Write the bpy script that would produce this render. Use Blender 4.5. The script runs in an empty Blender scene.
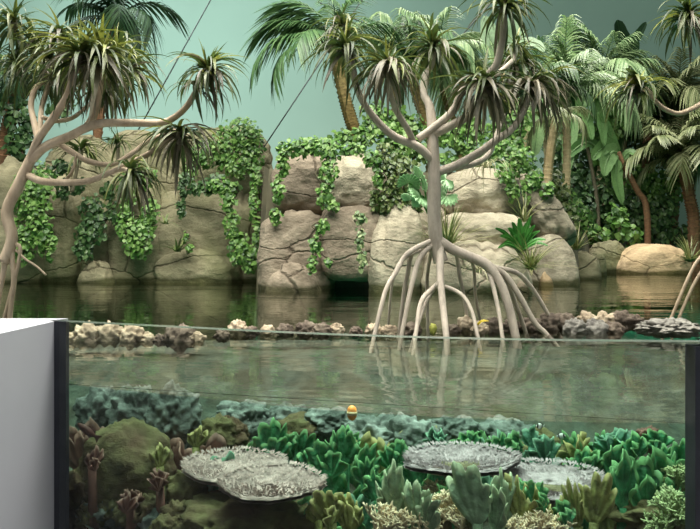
import bpy, bmesh, math, random
from mathutils import Vector, Quaternion, Matrix, noise

sc = bpy.context.scene
C = sc.collection
# ------------------------------------------------------------------ camera, world, lights, exposure
F, HZ, EYE, WATER = 680.0, 255.0, 1.5, 1.0
cam = bpy.data.cameras.new('camera'); cam.sensor_width = 36.0; cam.lens = 36.0 * F / 700.0
cam.shift_y = -(264.5 - HZ) / 700.0
cam.clip_end = 200
co = bpy.data.objects.new('camera', cam); C.objects.link(co)
co.location = (0, 0, EYE); co.rotation_euler = (math.radians(90), 0, 0)
sc.camera = co

w = bpy.data.worlds.new('world'); sc.world = w; w.use_nodes = True
bg = w.node_tree.nodes['Background']
bg.inputs['Color'].default_value = (0.80, 1.0, 0.93, 1); bg.inputs['Strength'].default_value = 0.30

def area(name, loc, target, sx, sy, power, col, spread=180):
    l = bpy.data.lights.new(name, 'AREA'); l.shape = 'RECTANGLE'; l.size = sx; l.size_y = sy
    l.energy = power; l.color = col; l.spread = math.radians(spread)
    o = bpy.data.objects.new(name, l); C.objects.link(o); o.location = loc
    o.rotation_euler = (Vector(target) - Vector(loc)).to_track_quat('-Z', 'Y').to_euler()
    return o
area('skylight', (-1.0, 4.4, 11.0), (-1.0, 6.6, 1.5), 11, 9, 3000, (1.0, 0.97, 0.88), 140)
area('roof_light', (5.5, 17.0, 12.0), (5.5, 17.0, 1.0), 9, 4, 850, (1.0, 0.97, 0.88), 100)
area('wall_washer', (-6.5, 15.5, 10.5), (-5.0, 24.0, 5.0), 8, 3, 1080, (0.86, 1.0, 0.96))
area('tank_lamp', (0.25, 2.75, 3.6), (0.25, 2.6, 0.6), 1.9, 0.35, 22, (1.0, 0.97, 0.93), 100)
area('hall_fill', (1.6, -0.6, 3.4), (-1.18, 2.2, 0.8), 1.2, 1.2, 27, (0.90, 0.93, 1.0))  # added unseen fill light, brightens the white parapet and the tree fronts
sun = bpy.data.lights.new('sun', 'SUN'); sun.energy = 1.0; sun.angle = math.radians(18); sun.color = (1.0, 0.96, 0.86)
so = bpy.data.objects.new('sun', sun); C.objects.link(so)
so.rotation_euler = Vector((0.30, 0.22, -0.90)).to_track_quat('-Z', 'Y').to_euler()

sc.view_settings.view_transform = 'Standard'; sc.view_settings.look = 'None'
sc.view_settings.gamma = 1.0; sc.view_settings.use_curve_mapping = False
sc.view_settings.exposure = 0.0
sc.cycles.use_denoising = True
sc.cycles.caustics_reflective = False; sc.cycles.caustics_refractive = False
sc.cycles.max_bounces = 8; sc.cycles.transparent_max_bounces = 12

# ------------------------------------------------------------------ helpers
def P(px, py, d):
    return Vector(((px - 350.0) / F * d, d, EYE + (HZ - py) / F * d))
def pxm(d): return d / F                      # metres per pixel at depth d
def sstep(a, b, t):
    t = max(0.0, min(1.0, (t - a) / (b - a))); return t * t * (3 - 2 * t)
def fbm(p, o=3):
    return noise.fractal(p, 1.0, 2.0, o)

BASE = {}
def tag(o, label=None, cat=None, group=None, kind=None):
    if label: o['label'] = label
    if cat: o['category'] = cat
    if group: o['group'] = group
    if kind: o['kind'] = kind
    return o
def thing(name, loc, label, cat, group=None):
    o = bpy.data.objects.new(name, None); C.objects.link(o); o.location = loc
    o.empty_display_size = 0.1
    BASE[o] = Vector(loc); return tag(o, label, cat, group)

class MB:
    def __init__(s): s.v = []; s.f = []; s.m = []
    def quadstrip(s, rings, closed, mi=0):
        b = len(s.v); n = len(rings[0])
        for r in rings: s.v.extend(r)
        for i in range(len(rings) - 1):
            for j in range(n if closed else n - 1):
                k = (j + 1) % n
                s.f.append((b + i*n + j, b + i*n + k, b + (i+1)*n + k, b + (i+1)*n + j)); s.m.append(mi)
        return b
    def tube(s, pts, rad, n=8, cap=True, mi=0):
        rings = []; up = None
        for i, p in enumerate(pts):
            t = (pts[min(i+1, len(pts)-1)] - pts[max(i-1, 0)])
            t = t.normalized() if t.length > 1e-9 else Vector((0, 0, 1))
            if up is None:
                up = t.orthogonal().normalized()
            else:
                up = (up - t * up.dot(t)); up = up.normalized() if up.length > 1e-6 else t.orthogonal().normalized()
            sd = t.cross(up); r = rad[i] if isinstance(rad, (list, tuple)) else rad
            rings.append([p + (up * math.cos(a) + sd * math.sin(a)) * r for a in [6.28318 * k / n for k in range(n)]])
        b = s.quadstrip(rings, True, mi)
        if cap:
            s.f.append(tuple(b + k for k in range(n - 1, -1, -1))); s.m.append(mi)
            e = b + (len(rings) - 1) * n
            s.f.append(tuple(e + k for k in range(n))); s.m.append(mi)
    def box(s, a, c, mi=0):
        b = len(s.v); x0, y0, z0 = a; x1, y1, z1 = c
        s.v += [Vector(q) for q in ((x0,y0,z0),(x1,y0,z0),(x1,y1,z0),(x0,y1,z0),(x0,y0,z1),(x1,y0,z1),(x1,y1,z1),(x0,y1,z1))]
        for q in ((0,3,2,1),(4,5,6,7),(0,1,5,4),(1,2,6,5),(2,3,7,6),(3,0,4,7)):
            s.f.append(tuple(b + k for k in q)); s.m.append(mi)
    def mesh(s, name, mats, smooth=True, off=None):
        me = bpy.data.meshes.new(name)
        me.from_pydata([(v - off) if off is not None else v for v in s.v], [], s.f)
        for m in (mats if isinstance(mats, (list, tuple)) else [mats]): me.materials.append(m)
        if any(s.m): me.polygons.foreach_set('material_index', s.m)
        if smooth: me.polygons.foreach_set('use_smooth', [True] * len(me.polygons))
        me.update(); return me
    def build(s, name, mats, parent=None, smooth=True, origin=None):
        off = BASE[parent] if parent is not None else (Vector(origin) if origin is not None else Vector())
        o = bpy.data.objects.new(name, s.mesh(name, mats, smooth, off)); C.objects.link(o)
        if parent is not None: o.parent = parent
        else: o.location = off
        BASE[o] = off
        return o
def put(name, me, parent, loc, rot=None, scale=None):
    """a shared mesh placed at world loc under parent"""
    o = bpy.data.objects.new(name, me); C.objects.link(o); o.parent = parent
    o.location = Vector(loc) - BASE[parent]
    if rot is not None: o.rotation_euler = rot
    if scale is not None: o.scale = scale if isinstance(scale, (tuple, list)) else (scale,) * 3
    return o
def spline(pts, k=5):
    pts = [Vector(p) for p in pts]; out = []
    for i in range(len(pts) - 1):
        p0 = pts[max(i-1, 0)]; p1 = pts[i]; p2 = pts[i+1]; p3 = pts[min(i+2, len(pts)-1)]
        for j in range(k):
            t = j / k
            out.append(0.5 * ((2*p1) + (p2-p0)*t + (2*p0-5*p1+4*p2-p3)*t*t + (3*p1-p0-3*p2+p3)*t**3))
    out.append(pts[-1]); return out
def taper(n, a, b): return [a + (b - a) * i / max(1, n - 1) for i in range(n)]

# ------------------------------------------------------------------ materials
def mat(name):
    m = bpy.data.materials.new(name); m.use_nodes = True
    nt = m.node_tree; return m, nt, nt.nodes['Principled BSDF'], nt.nodes['Material Output']
def node(nt, t, **kw):
    n = nt.nodes.new(t)
    for k, v in kw.items(): setattr(n, k, v)
    return n
def ramp(nt, fac, stops):
    r = node(nt, 'ShaderNodeValToRGB'); e = r.color_ramp.elements
    while len(e) > len(stops): e.remove(e[-1])
    while len(e) < len(stops): e.new(0.5)
    for q, (p, c) in zip(e, stops): q.position = p; q.color = (*c, 1)
    nt.links.new(fac, r.inputs['Fac']); return r.outputs['Color']
def tex(nt, kind, scale, vec=None, **kw):
    n = node(nt, kind)
    n.inputs['Scale'].default_value = scale
    for k, v in kw.items():
        n.inputs[k].default_value = v
    if vec is not None: nt.links.new(vec, n.inputs['Vector'])
    return n
def mixc(nt, a, b, fac, mode='MIX'):
    n = node(nt, 'ShaderNodeMix', data_type='RGBA', blend_type=mode)
    for s, x in ((n.inputs[0], fac), (n.inputs[6], a), (n.inputs[7], b)):
        if hasattr(x, 'is_linked'): nt.links.new(x, s)
        elif isinstance(x, (int, float)): s.default_value = x
        else: s.default_value = (*x, 1)
    return n.outputs[2]
def bump(nt, h, strength, dist, bs, normal=None):
    b = node(nt, 'ShaderNodeBump'); b.inputs['Strength'].default_value = strength; b.inputs['Distance'].default_value = dist
    nt.links.new(h, b.inputs['Height'])
    if normal is not None: nt.links.new(normal, b.inputs['Normal'])
    if bs is not None: nt.links.new(b.outputs['Normal'], bs.inputs['Normal'])
    return b.outputs['Normal']

def plain(name, col, rough=0.6, nscale=8, var=0.15, bmp=0.0):
    m, nt, bs, out = mat(name)
    g = node(nt, 'ShaderNodeNewGeometry')
    n = tex(nt, 'ShaderNodeTexNoise', nscale, g.outputs['Position'], Detail=4)
    a = tuple(c * (1 - var) for c in col); b = tuple(min(1, c * (1 + var)) for c in col)
    nt.links.new(ramp(nt, n.outputs['Fac'], [(0.3, a), (0.7, b)]), bs.inputs['Base Color'])
    bs.inputs['Roughness'].default_value = rough
    if bmp: bump(nt, n.outputs['Fac'], bmp, 0.05, bs)
    return m
def rockmat(name, dark, mid, light, scale=1.0, moss=None, rough=0.85, crack=0.55, wet=False):
    m, nt, bs, out = mat(name)
    g = node(nt, 'ShaderNodeNewGeometry'); pos = g.outputs['Position']
    mp = node(nt, 'ShaderNodeMapping'); mp.inputs['Scale'].default_value = (1, 1, 1.7); nt.links.new(pos, mp.inputs['Vector'])
    n1 = tex(nt, 'ShaderNodeTexNoise', 1.3 * scale, pos, Detail=6, Roughness=0.6)
    n2 = tex(nt, 'ShaderNodeTexNoise', 4.0 * scale, mp.outputs['Vector'], Detail=8, Roughness=0.65)
    n3 = tex(nt, 'ShaderNodeTexNoise', 20 * scale, pos, Detail=4)
    c = ramp(nt, n1.outputs['Fac'], [(0.28, dark), (0.5, mid), (0.72, light)])
    c2 = ramp(nt, n2.outputs['Fac'], [(0.3, (0.45, 0.43, 0.40)), (0.55, (1, 1, 1)), (0.8, (1.15, 1.12, 1.05))])
    c = mixc(nt, c, c2, 0.75, 'MULTIPLY')
    # strata / crack lines
    wv = tex(nt, 'ShaderNodeTexVoronoi', 0.9 * scale, None); wv.feature = 'DISTANCE_TO_EDGE'
    wp = node(nt, 'ShaderNodeMapping'); wp.inputs['Scale'].default_value = (0.8, 0.8, 1.7)
    wob = mixc(nt, pos, n1.outputs['Color'], 0.25); nt.links.new(wob, wp.inputs['Vector']); nt.links.new(wp.outputs['Vector'], wv.inputs['Vector'])
    ck = ramp(nt, wv.outputs['Distance'], [(0.0, (0, 0, 0)), (0.016, (1, 1, 1))])
    c = mixc(nt, mixc(nt, c, (0.32, 0.29, 0.25), 0.8, 'MULTIPLY'), c, ck) if crack else c
    if moss:
        n4 = tex(nt, 'ShaderNodeTexNoise', 0.9 * scale, pos, Detail=5)
        mk = ramp(nt, n4.outputs['Fac'], [(0.45, (0, 0, 0)), (0.62, (1, 1, 1))])
        sep = node(nt, 'ShaderNodeSeparateColor'); nt.links.new(mk, sep.inputs[0])
        mu = node(nt, 'ShaderNodeMath', operation='MULTIPLY'); nt.links.new(sep.outputs[0], mu.inputs[0]); mu.inputs[1].default_value = 0.7
        c = mixc(nt, c, moss, mu.outputs[0])
    if wet:
        sx = node(nt, 'ShaderNodeSeparateXYZ'); nt.links.new(pos, sx.inputs[0])
        ad = node(nt, 'ShaderNodeMath', operation='MULTIPLY_ADD'); nt.links.new(n1.outputs['Fac'], ad.inputs[0]); ad.inputs[1].default_value = -0.25; nt.links.new(sx.outputs['Z'], ad.inputs[2])
        wk = ramp(nt, ad.outputs[0], [(0.93, (1, 1, 1)), (1.0, (0, 0, 0))])
        c = mixc(nt, c, mixc(nt, c, (0.22, 0.24, 0.15), 1.0, 'MULTIPLY'), wk)
    nt.links.new(c, bs.inputs['Base Color']); bs.inputs['Roughness'].default_value = rough
    if 'Specular IOR Level' in bs.inputs: bs.inputs['Specular IOR Level'].default_value = 0.25
    nn = bump(nt, n2.outputs['Fac'], 0.55, 0.12 / scale, None)
    nn = bump(nt, n3.outputs['Fac'], 0.35, 0.03 / scale, None, nn)
    if crack: bump(nt, ck, crack, 0.08 / scale, bs, nn)
    else: nt.links.new(nn, bs.inputs['Normal'])
    return m
def leafmat(name, cols, island=True, rough=0.45, trans=0.25):
    m, nt, bs, out = mat(name)
    if island:
        r = node(nt, 'ShaderNodeNewGeometry').outputs['Random Per Island']
    else:
        r = node(nt, 'ShaderNodeObjectInfo').outputs['Random']
    k = len(cols) - 1
    c = ramp(nt, r, [(i / k, q) for i, q in enumerate(cols)])
    n = tex(nt, 'ShaderNodeTexNoise', 25, node(nt, 'ShaderNodeNewGeometry').outputs['Position'], Detail=2)
    c = mixc(nt, c, ramp(nt, n.outputs['Fac'], [(0.3, (0.75, 0.75, 0.75)), (0.7, (1.2, 1.2, 1.2))]), 0.7, 'MULTIPLY')
    nt.links.new(c, bs.inputs['Base Color']); bs.inputs['Roughness'].default_value = rough
    tr = node(nt, 'ShaderNodeBsdfTranslucent'); nt.links.new(c, tr.inputs['Color'])
    mx = node(nt, 'ShaderNodeMixShader'); mx.inputs[0].default_value = trans
    nt.links.new(bs.outputs[0], mx.inputs[1]); nt.links.new(tr.outputs[0], mx.inputs[2])
    nt.links.new(mx.outputs[0], out.inputs['Surface'])
    return m
def barkmat(name, a, b, ring=0.0, scale=14):
    m, nt, bs, out = mat(name)
    g = node(nt, 'ShaderNodeNewGeometry'); pos = g.outputs['Position']
    mp = node(nt, 'ShaderNodeMapping'); mp.inputs['Scale'].default_value = (1, 1, 0.35 if not ring else 2.5); nt.links.new(pos, mp.inputs['Vector'])
    n = tex(nt, 'ShaderNodeTexNoise', scale, mp.outputs['Vector'], Detail=6, Roughness=0.65)
    nt.links.new(ramp(nt, n.outputs['Fac'], [(0.3, a), (0.65, b)]), bs.inputs['Base Color'])
    bs.inputs['Roughness'].default_value = 0.8
    bump(nt, n.outputs['Fac'], 0.5, 0.02, bs)
    return m

M = {}
M['wall'] = plain('wall_paint', (0.34, 0.48, 0.41), 0.9, 0.25, 0.06)
M['white'] = plain('white_plaster', (0.42, 0.425, 0.46), 0.55, 3, 0.04, 0.03)
M['floor'] = plain('hall_floor', (0.10, 0.10, 0.10), 0.6, 4, 0.1)
M['hall'] = plain('hall_wall', (0.06, 0.065, 0.07), 0.9, 1, 0.1)
M['frame'] = plain('dark_frame', (0.022, 0.024, 0.034), 0.45, 20, 0.2)
M['rock_left'] = rockmat('rock_left', (0.15, 0.14, 0.085), (0.255, 0.235, 0.145), (0.37, 0.34, 0.22), 0.8, moss=(0.10, 0.115, 0.045), wet=True)  # tones lowered to carry the canopy's shade on the left cliff
M['rock_mid'] = rockmat('rock_mid', (0.19, 0.165, 0.12), (0.33, 0.295, 0.215), (0.48, 0.44, 0.325), 1.0, wet=True)
M['rock_brown'] = rockmat('rock_brown', (0.15, 0.12, 0.085), (0.23, 0.19, 0.14), (0.32, 0.27, 0.20), 1.0, wet=True)
M['rock_warm'] = rockmat('rock_warm', (0.36, 0.26, 0.15), (0.50, 0.37, 0.22), (0.60, 0.46, 0.29), 0.8, crack=0.3, wet=True)
M['rock_dark'] = rockmat('rock_dark', (0.03, 0.028, 0.022), (0.055, 0.05, 0.04), (0.09, 0.08, 0.06), 1.0, rough=0.5)  # near-black rock; inside the cave this colour carries the shade
M['rubble'] = rockmat('rubble_tan', (0.20, 0.15, 0.10), (0.42, 0.34, 0.24), (0.58, 0.50, 0.36), 9.0, crack=0)
M['rubble_dark'] = rockmat('rubble_dark', (0.06, 0.045, 0.035), (0.14, 0.11, 0.085), (0.24, 0.20, 0.15), 9.0, crack=0)
M['rubble_grey'] = rockmat('rubble_grey', (0.13, 0.12, 0.11), (0.25, 0.24, 0.21), (0.36, 0.34, 0.30), 9.0, crack=0)
M['reef'] = rockmat('reef_rock', (0.035, 0.05, 0.04), (0.075, 0.095, 0.07), (0.13, 0.15, 0.115), 5.0, moss=(0.05, 0.045, 0.025), crack=0)
M['reef_teal'] = rockmat('reef_teal', (0.07, 0.09, 0.078), (0.18, 0.215, 0.19), (0.36, 0.40, 0.37), 6.0, crack=0)
M['soil'] = plain('soil', (0.06, 0.055, 0.03), 0.95, 3, 0.4, 0.4)
M['poolbed'] = plain('pool_bed', (0.012, 0.15, 0.08), 0.9, 0.16, 0.9)
M['bark_grey'] = barkmat('bark_grey', (0.33, 0.28, 0.225), (0.62, 0.54, 0.44))
M['bark_tan'] = barkmat('bark_tan', (0.33, 0.245, 0.16), (0.58, 0.46, 0.33))
M['bark_palm'] = barkmat('bark_palm', (0.13, 0.09, 0.03), (0.36, 0.28, 0.11), 1, 10)
M['bark_pale'] = barkmat('bark_pale', (0.35, 0.27, 0.14), (0.55, 0.45, 0.26), 1, 6)
M['bark_red'] = barkmat('bark_red', (0.10, 0.05, 0.025), (0.25, 0.13, 0.06), 1, 10)
M['strap_green'] = leafmat('strap_green', [(0.028, 0.055, 0.014), (0.07, 0.105, 0.024), (0.14, 0.16, 0.04)], False)
M['strap_yellow'] = leafmat('strap_yellow', [(0.13, 0.17, 0.03), (0.24, 0.26, 0.05), (0.30, 0.30, 0.09)], False)
M['strap_dead'] = leafmat('strap_dead', [(0.08, 0.072, 0.042), (0.15, 0.135, 0.085), (0.27, 0.24, 0.16)], False)
M['ivy'] = leafmat('ivy', [(0.03, 0.085, 0.015), (0.075, 0.19, 0.03), (0.13, 0.26, 0.05), (0.23, 0.37, 0.11)])
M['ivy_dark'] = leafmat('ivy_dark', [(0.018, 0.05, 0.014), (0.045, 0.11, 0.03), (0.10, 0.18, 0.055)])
M['ivy_pale'] = leafmat('ivy_pale', [(0.06, 0.12, 0.04), (0.20, 0.30, 0.12), (0.42, 0.45, 0.24)])
M['ivy_olive'] = leafmat('ivy_olive', [(0.03, 0.06, 0.012), (0.08, 0.13, 0.03), (0.16, 0.20, 0.06)])
M['frond_dark'] = leafmat('frond_dark', [(0.010, 0.035, 0.014), (0.025, 0.07, 0.025), (0.05, 0.11, 0.04)])
M['frond_mid'] = leafmat('frond_mid', [(0.03, 0.08, 0.025), (0.06, 0.14, 0.045), (0.11, 0.20, 0.07)])
M['frond_pale'] = leafmat('frond_pale', [(0.10, 0.18, 0.07), (0.20, 0.31, 0.135), (0.33, 0.43, 0.22)])
M['frond_olive'] = leafmat('frond_olive', [(0.09, 0.12, 0.045), (0.18, 0.21, 0.09), (0.30, 0.32, 0.17)])
M['banana'] = leafmat('banana', [(0.09, 0.20, 0.06), (0.16, 0.30, 0.10), (0.26, 0.42, 0.18)], False, trans=0.4)
M['banana_dark'] = leafmat('banana_dark', [(0.015, 0.05, 0.015), (0.03, 0.09, 0.025)], False)
M['banana_pale'] = leafmat('banana_pale', [(0.34, 0.50, 0.30), (0.46, 0.60, 0.40)], False, trans=0.4)
M['fan'] = leafmat('fan', [(0.20, 0.38, 0.17), (0.40, 0.58, 0.34)], False)
M['grass'] = leafmat('grass', [(0.08, 0.12, 0.03), (0.18, 0.20, 0.06), (0.32, 0.30, 0.13)])
M['grass_pale'] = leafmat('grass_pale', [(0.26, 0.25, 0.13), (0.42, 0.40, 0.24)])
M['fern'] = leafmat('fern', [(0.03, 0.14, 0.02), (0.08, 0.28, 0.05)], False)
M['stem'] = plain('stem', (0.10, 0.085, 0.05), 0.8, 20, 0.3)
M['cable'] = plain('cable', (0.03, 0.035, 0.035), 0.5, 20, 0.2)
M['coral_plate'] = plain('coral_plate', (0.40, 0.30, 0.275), 0.9, 30, 0.25, 0.4)
M['coral_plate_grey'] = plain('coral_plate_grey', (0.35, 0.29, 0.30), 0.9, 30, 0.25, 0.4)
M['coral_olive'] = plain('coral_olive', (0.20, 0.18, 0.10), 0.9, 30, 0.3, 0.4)
M['lc_green'] = plain('leaf_coral_green', (0.04, 0.21, 0.085), 0.75, 22, 0.6, 0.5)
M['lc_teal'] = plain('leaf_coral_teal', (0.09, 0.25, 0.165), 0.75, 22, 0.55, 0.5)
M['lc_pale'] = plain('leaf_coral_pale', (0.22, 0.31, 0.19), 0.75, 22, 0.45, 0.5)
M['lc_olive'] = plain('leaf_coral_olive', (0.22, 0.23, 0.07), 0.75, 22, 0.6, 0.5)
M['lc_brown'] = plain('leaf_coral_brown', (0.16, 0.07, 0.05), 0.7, 14, 0.4)
M['cream'] = plain('branch_coral_cream', (0.62, 0.50, 0.34), 0.8, 30, 0.3)
M['cream_green'] = plain('branch_coral_green', (0.30, 0.36, 0.17), 0.8, 30, 0.3)
M['dome'] = rockmat('dome_coral', (0.07, 0.065, 0.03), (0.15, 0.14, 0.06), (0.21, 0.19, 0.09), 6.0, moss=(0.09, 0.04, 0.03), crack=0)
M['fish_white'] = plain('fish_white', (0.75, 0.78, 0.74), 0.4, 30, 0.05)
M['fish_black'] = plain('fish_black', (0.012, 0.012, 0.015), 0.4, 30, 0.05)
M['fish_red'] = plain('fish_red', (0.10, 0.035, 0.025), 0.5, 30, 0.3)
M['orange'] = plain('orange', (0.95, 0.42, 0.08), 0.4, 60, 0.15)
M['orange_pale'] = plain('orange_pale', (1.0, 0.80, 0.45), 0.4, 60, 0.1)
M['leaf_yellow'] = leafmat('leaf_yellow', [(0.62, 0.48, 0.04), (0.7, 0.55, 0.06)], False)
M['yellow'] = plain('yellow_sponge', (0.34, 0.35, 0.07), 0.7, 60, 0.2)

# water and glass: clear transmission plus Fresnel mirror, with green absorption in the volume
def watermat(name, reflect):
    m, nt, bs, out = mat(name); nt.nodes.remove(bs)
    tr = node(nt, 'ShaderNodeBsdfTransparent')
    if reflect:
        g = node(nt, 'ShaderNodeNewGeometry')
        mp = node(nt, 'ShaderNodeMapping'); mp.inputs['Scale'].default_value = (0.35, 1.7, 1); nt.links.new(g.outputs['Position'], mp.inputs['Vector'])
        n = tex(nt, 'ShaderNodeTexNoise', 2.6, mp.outputs['Vector'], Detail=3, Roughness=0.5, Distortion=0.6)
        b = bump(nt, n.outputs['Fac'], 0.06, 0.03, None)
        mp2 = node(nt, 'ShaderNodeMapping'); mp2.inputs['Scale'].default_value = (0.30, 1.0, 1); nt.links.new(g.outputs['Position'], mp2.inputs['Vector'])
        n2 = tex(nt, 'ShaderNodeTexNoise', 0.9, mp2.outputs['Vector'], Detail=4, Roughness=0.6, Distortion=0.8)
        b = bump(nt, n2.outputs['Fac'], 0.5, 0.03, None, b)
        gl = node(nt, 'ShaderNodeBsdfGlossy'); gl.inputs['Roughness'].default_value = 0.008; nt.links.new(b, gl.inputs['Normal'])
        gl.inputs['Color'].default_value = (0.80, 0.80, 0.74, 1)
        fr = node(nt, 'ShaderNodeFresnel'); fr.inputs['IOR'].default_value = 1.333; nt.links.new(b, fr.inputs['Normal'])
        mx = node(nt, 'ShaderNodeMixShader'); nt.links.new(fr.outputs[0], mx.inputs[0])
        nt.links.new(tr.outputs[0], mx.inputs[1]); nt.links.new(gl.outputs[0], mx.inputs[2])
        nt.links.new(mx.outputs[0], out.inputs['Surface'])
    else:
        nt.links.new(tr.outputs[0], out.inputs['Surface'])
    va = node(nt, 'ShaderNodeVolumeAbsorption'); va.inputs['Color'].default_value = (0.52, 0.90, 0.80, 1); va.inputs['Density'].default_value = 0.085
    nt.links.new(va.outputs[0], out.inputs['Volume'])
    return m
M['water_top'] = watermat('water_surface', True); M['water_side'] = watermat('water_side', False)
def glassmat():
    m, nt, bs, out = mat('tank_acrylic'); nt.nodes.remove(bs)
    tr = node(nt, 'ShaderNodeBsdfTransparent'); tr.inputs['Color'].default_value = (0.92, 0.95, 0.93, 1)
    gl = node(nt, 'ShaderNodeBsdfGlossy'); gl.inputs['Roughness'].default_value = 0.03
    fr = node(nt, 'ShaderNodeFresnel'); fr.inputs['IOR'].default_value = 1.22
    mx = node(nt, 'ShaderNodeMixShader'); nt.links.new(fr.outputs[0], mx.inputs[0])
    nt.links.new(tr.outputs[0], mx.inputs[1]); nt.links.new(gl.outputs[0], mx.inputs[2])
    nt.links.new(mx.outputs[0], out.inputs['Surface']); return m
M['glass'] = glassmat()
M['glass_edge'] = plain('acrylic_edge', (0.10, 0.125, 0.11), 0.15, 30, 0.2)

# ------------------------------------------------------------------ the hall and the pool
def structure(name, mb, m, smooth=False, label=None):
    o = mb.build(name, m, None, smooth); o['kind'] = 'structure'
    if label: o['label'] = label
    return o
b = MB(); b.box((-20, 24, -0.6), (20, 24.3, 13)); structure('wall_back', b, M['wall'], label='pale sea-green painted wall behind the planting')
b = MB(); b.box((-20.3, 2.8, -0.6), (-20, 24.3, 13)); structure('wall_left', b, M['wall'], label='sea-green painted side wall')
b = MB(); b.box((20, 2.1, -0.6), (20.3, 24.3, 13)); structure('wall_right', b, M['wall'], label='sea-green painted side wall')
b = MB(); b.box((-20, -6.3, -0.6), (20, -6, 6)); structure('wall_front', b, M['hall'], label='dark wall of the visitor hall')
b = MB(); b.box((-20, -6, -0.1), (20, 2.9, 0.0)); structure('floor', b, M['floor'], label='dark floor of the visitor hall')

GL = [(-1.112, 2.632), (-1.096, 2.625), (-0.603, 2.411), (-0.032, 2.179), (0.498, 2.054), (0.988, 2.012), (1.03, 2.012)]
gp = spline([Vector((x, y, 0)) for x, y in GL], 6)
TOP = 1.2485
def offs(i, t):
    a = gp[max(0, i-1)]; c = gp[min(len(gp)-1, i+1)]; n = Vector((-(c-a).y, (c-a).x, 0)).normalized()
    return gp[i] + n * t
b = MB(); rings = []
for i in range(len(gp)):
    p, q = offs(i, -0.05), gp[i]
    rings.append([Vector((p.x, p.y, 0.0)), Vector((p.x, p.y, TOP)), Vector((q.x, q.y, TOP)), Vector((q.x, q.y, 0.0))])
b.quadstrip(rings, True)
b.m = [1 if k % 4 == 1 else 0 for k in range(len(b.f))]
structure('window_1', b, [M['glass'], M['glass_edge']], label='curved clear acrylic front panel of the tank')
b = MB(); b.box((-20, 2.08, 0), (-1.12, 2.70, TOP)); structure('wall_side', b, M['white'], label='white painted parapet wall beside the tank panel')
b = MB(); b.box((-1.119, 2.572, 0), (-1.074, 2.60, TOP + .001)); structure('trim_1', b, M['frame'], label='dark seal strip where panel meets white wall')
b = MB(); b.box((0.993, 1.955, 0), (1.04, 2.015, TOP - 0.012)); structure('trim_2', b, M['frame'], label='dark upright frame post at end of panel')
b = MB(); b.box((1.041, 1.96, 0), (20, 2.01, TOP)); structure('wall_end', b, M['white'], label='white painted parapet wall past the frame post')

# pool bed + planted bank (ground height field)
def shore(px):
    s = 13.0
    s += (9.9 - 13.0) * sstep(256, 268, px)
    s += (12.4 - 9.9) * sstep(505, 545, px)
    s += (19.3 - 12.4) * sstep(575, 595, px)
    return s
def bankz(px):
    z = 3.35
    z += (2.85 - 3.35) * sstep(250, 275, px)
    z += (2.3 - 2.85) * sstep(480, 540, px)
    z += (1.72 - 2.3) * sstep(570, 595, px)
    return z
def ground(x, y):
    px = 350 + F * x / max(y, 0.1); s = shore(px)
    t = sstep(s + 0.3, s + 1.1, y)
    far = max(0.0, y - s - 1.2) * (0.16 if px > 580 else 0.05)
    return -0.45 + (bankz(px) + far + 0.45) * t + 0.05 * noise.noise(Vector((x, y, 0)))
b = MB(); rings = []
for j in range(110):
    y = 5.2 + (24.0 - 5.2) * j / 109
    rings.append([Vector((x, y, ground(x, y))) for x in [-18 + 36 * i / 179 for i in range(180)]])
b.quadstrip(rings, False)
b.m = [1 if max(b.v[k].z for k in f) < 0.9 else 0 for f in b.f]
structure('planting_bank', b, [M['soil'], M['poolbed']], True, 'dark soil bank behind the rocks and pale pool bottom')
# reef slope inside the tank, cresting under the rubble row
def reefz(x, y):
    K = [(2.0, .24), (2.2, .34), (2.5, .42), (2.8, .52), (3.2, .68), (3.9, .92), (9, .92)]
    for (ya, za), (yb, zb) in zip(K, K[1:]):
        if y <= yb: z = za + (zb - za) * (y - ya) / (yb - ya); break
    z = z + (-0.55 - z) * sstep(4.6, 5.6, y)
    return z + (0.05 * fbm(Vector((x * 3, y * 3, 7.0)), 3) + 0.045 * fbm(Vector((x * 11, y * 11, 3.0)), 3)) * (1 - .8 * sstep(3.4, 3.9, y))
b = MB(); rings = []
def front(x):
    if x < -1.08: return 2.715
    if x > 1.0: return 2.03
    for a_, c_ in zip(gp, gp[1:]):
        if a_.x <= x <= c_.x: return a_.y + (c_.y - a_.y) * (x - a_.x) / max(1e-6, c_.x - a_.x) + .012
    return 2.64
for j in range(100):
    row = []
    for x in [-4.5 + 9 * i / 259 for i in range(260)]:
        y0 = front(x); y = y0 + (5.75 - y0) * j / 99; row.append(Vector((x, y, reefz(x, y))))
    rings.append(row)
b.quadstrip(rings, False); structure('reef_bed', b, M['reef'], True, 'mottled sloping reef floor inside the tank')
# water body
b = MB()
poly = [Vector((-19.9, 2.71, 0)), Vector((-1.085, 2.71, 0))] + [offs(i, 0.003) for i in range(2, len(gp) - 2)] + [Vector((1.04, 2.03, 0)), Vector((19.9, 2.03, 0)), Vector((19.9, 23.9, 0)), Vector((-19.9, 23.9, 0))]
n = len(poly)
b.v = [Vector((p.x, p.y, WATER)) for p in poly] + [Vector((p.x, p.y, -0.55)) for p in poly]
b.f = [tuple(range(n)), tuple(range(2*n - 1, n - 1, -1))] + [(i, n + i, n + (i+1) % n, (i+1) % n) for i in range(n)]
b.m = [0, 1] + [1] * n
o = b.build('pool_water', [M['water_top'], M['water_side']], None, False)
tag(o, 'still green pool water mirroring the rocks and roots', 'water', kind='stuff')

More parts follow.
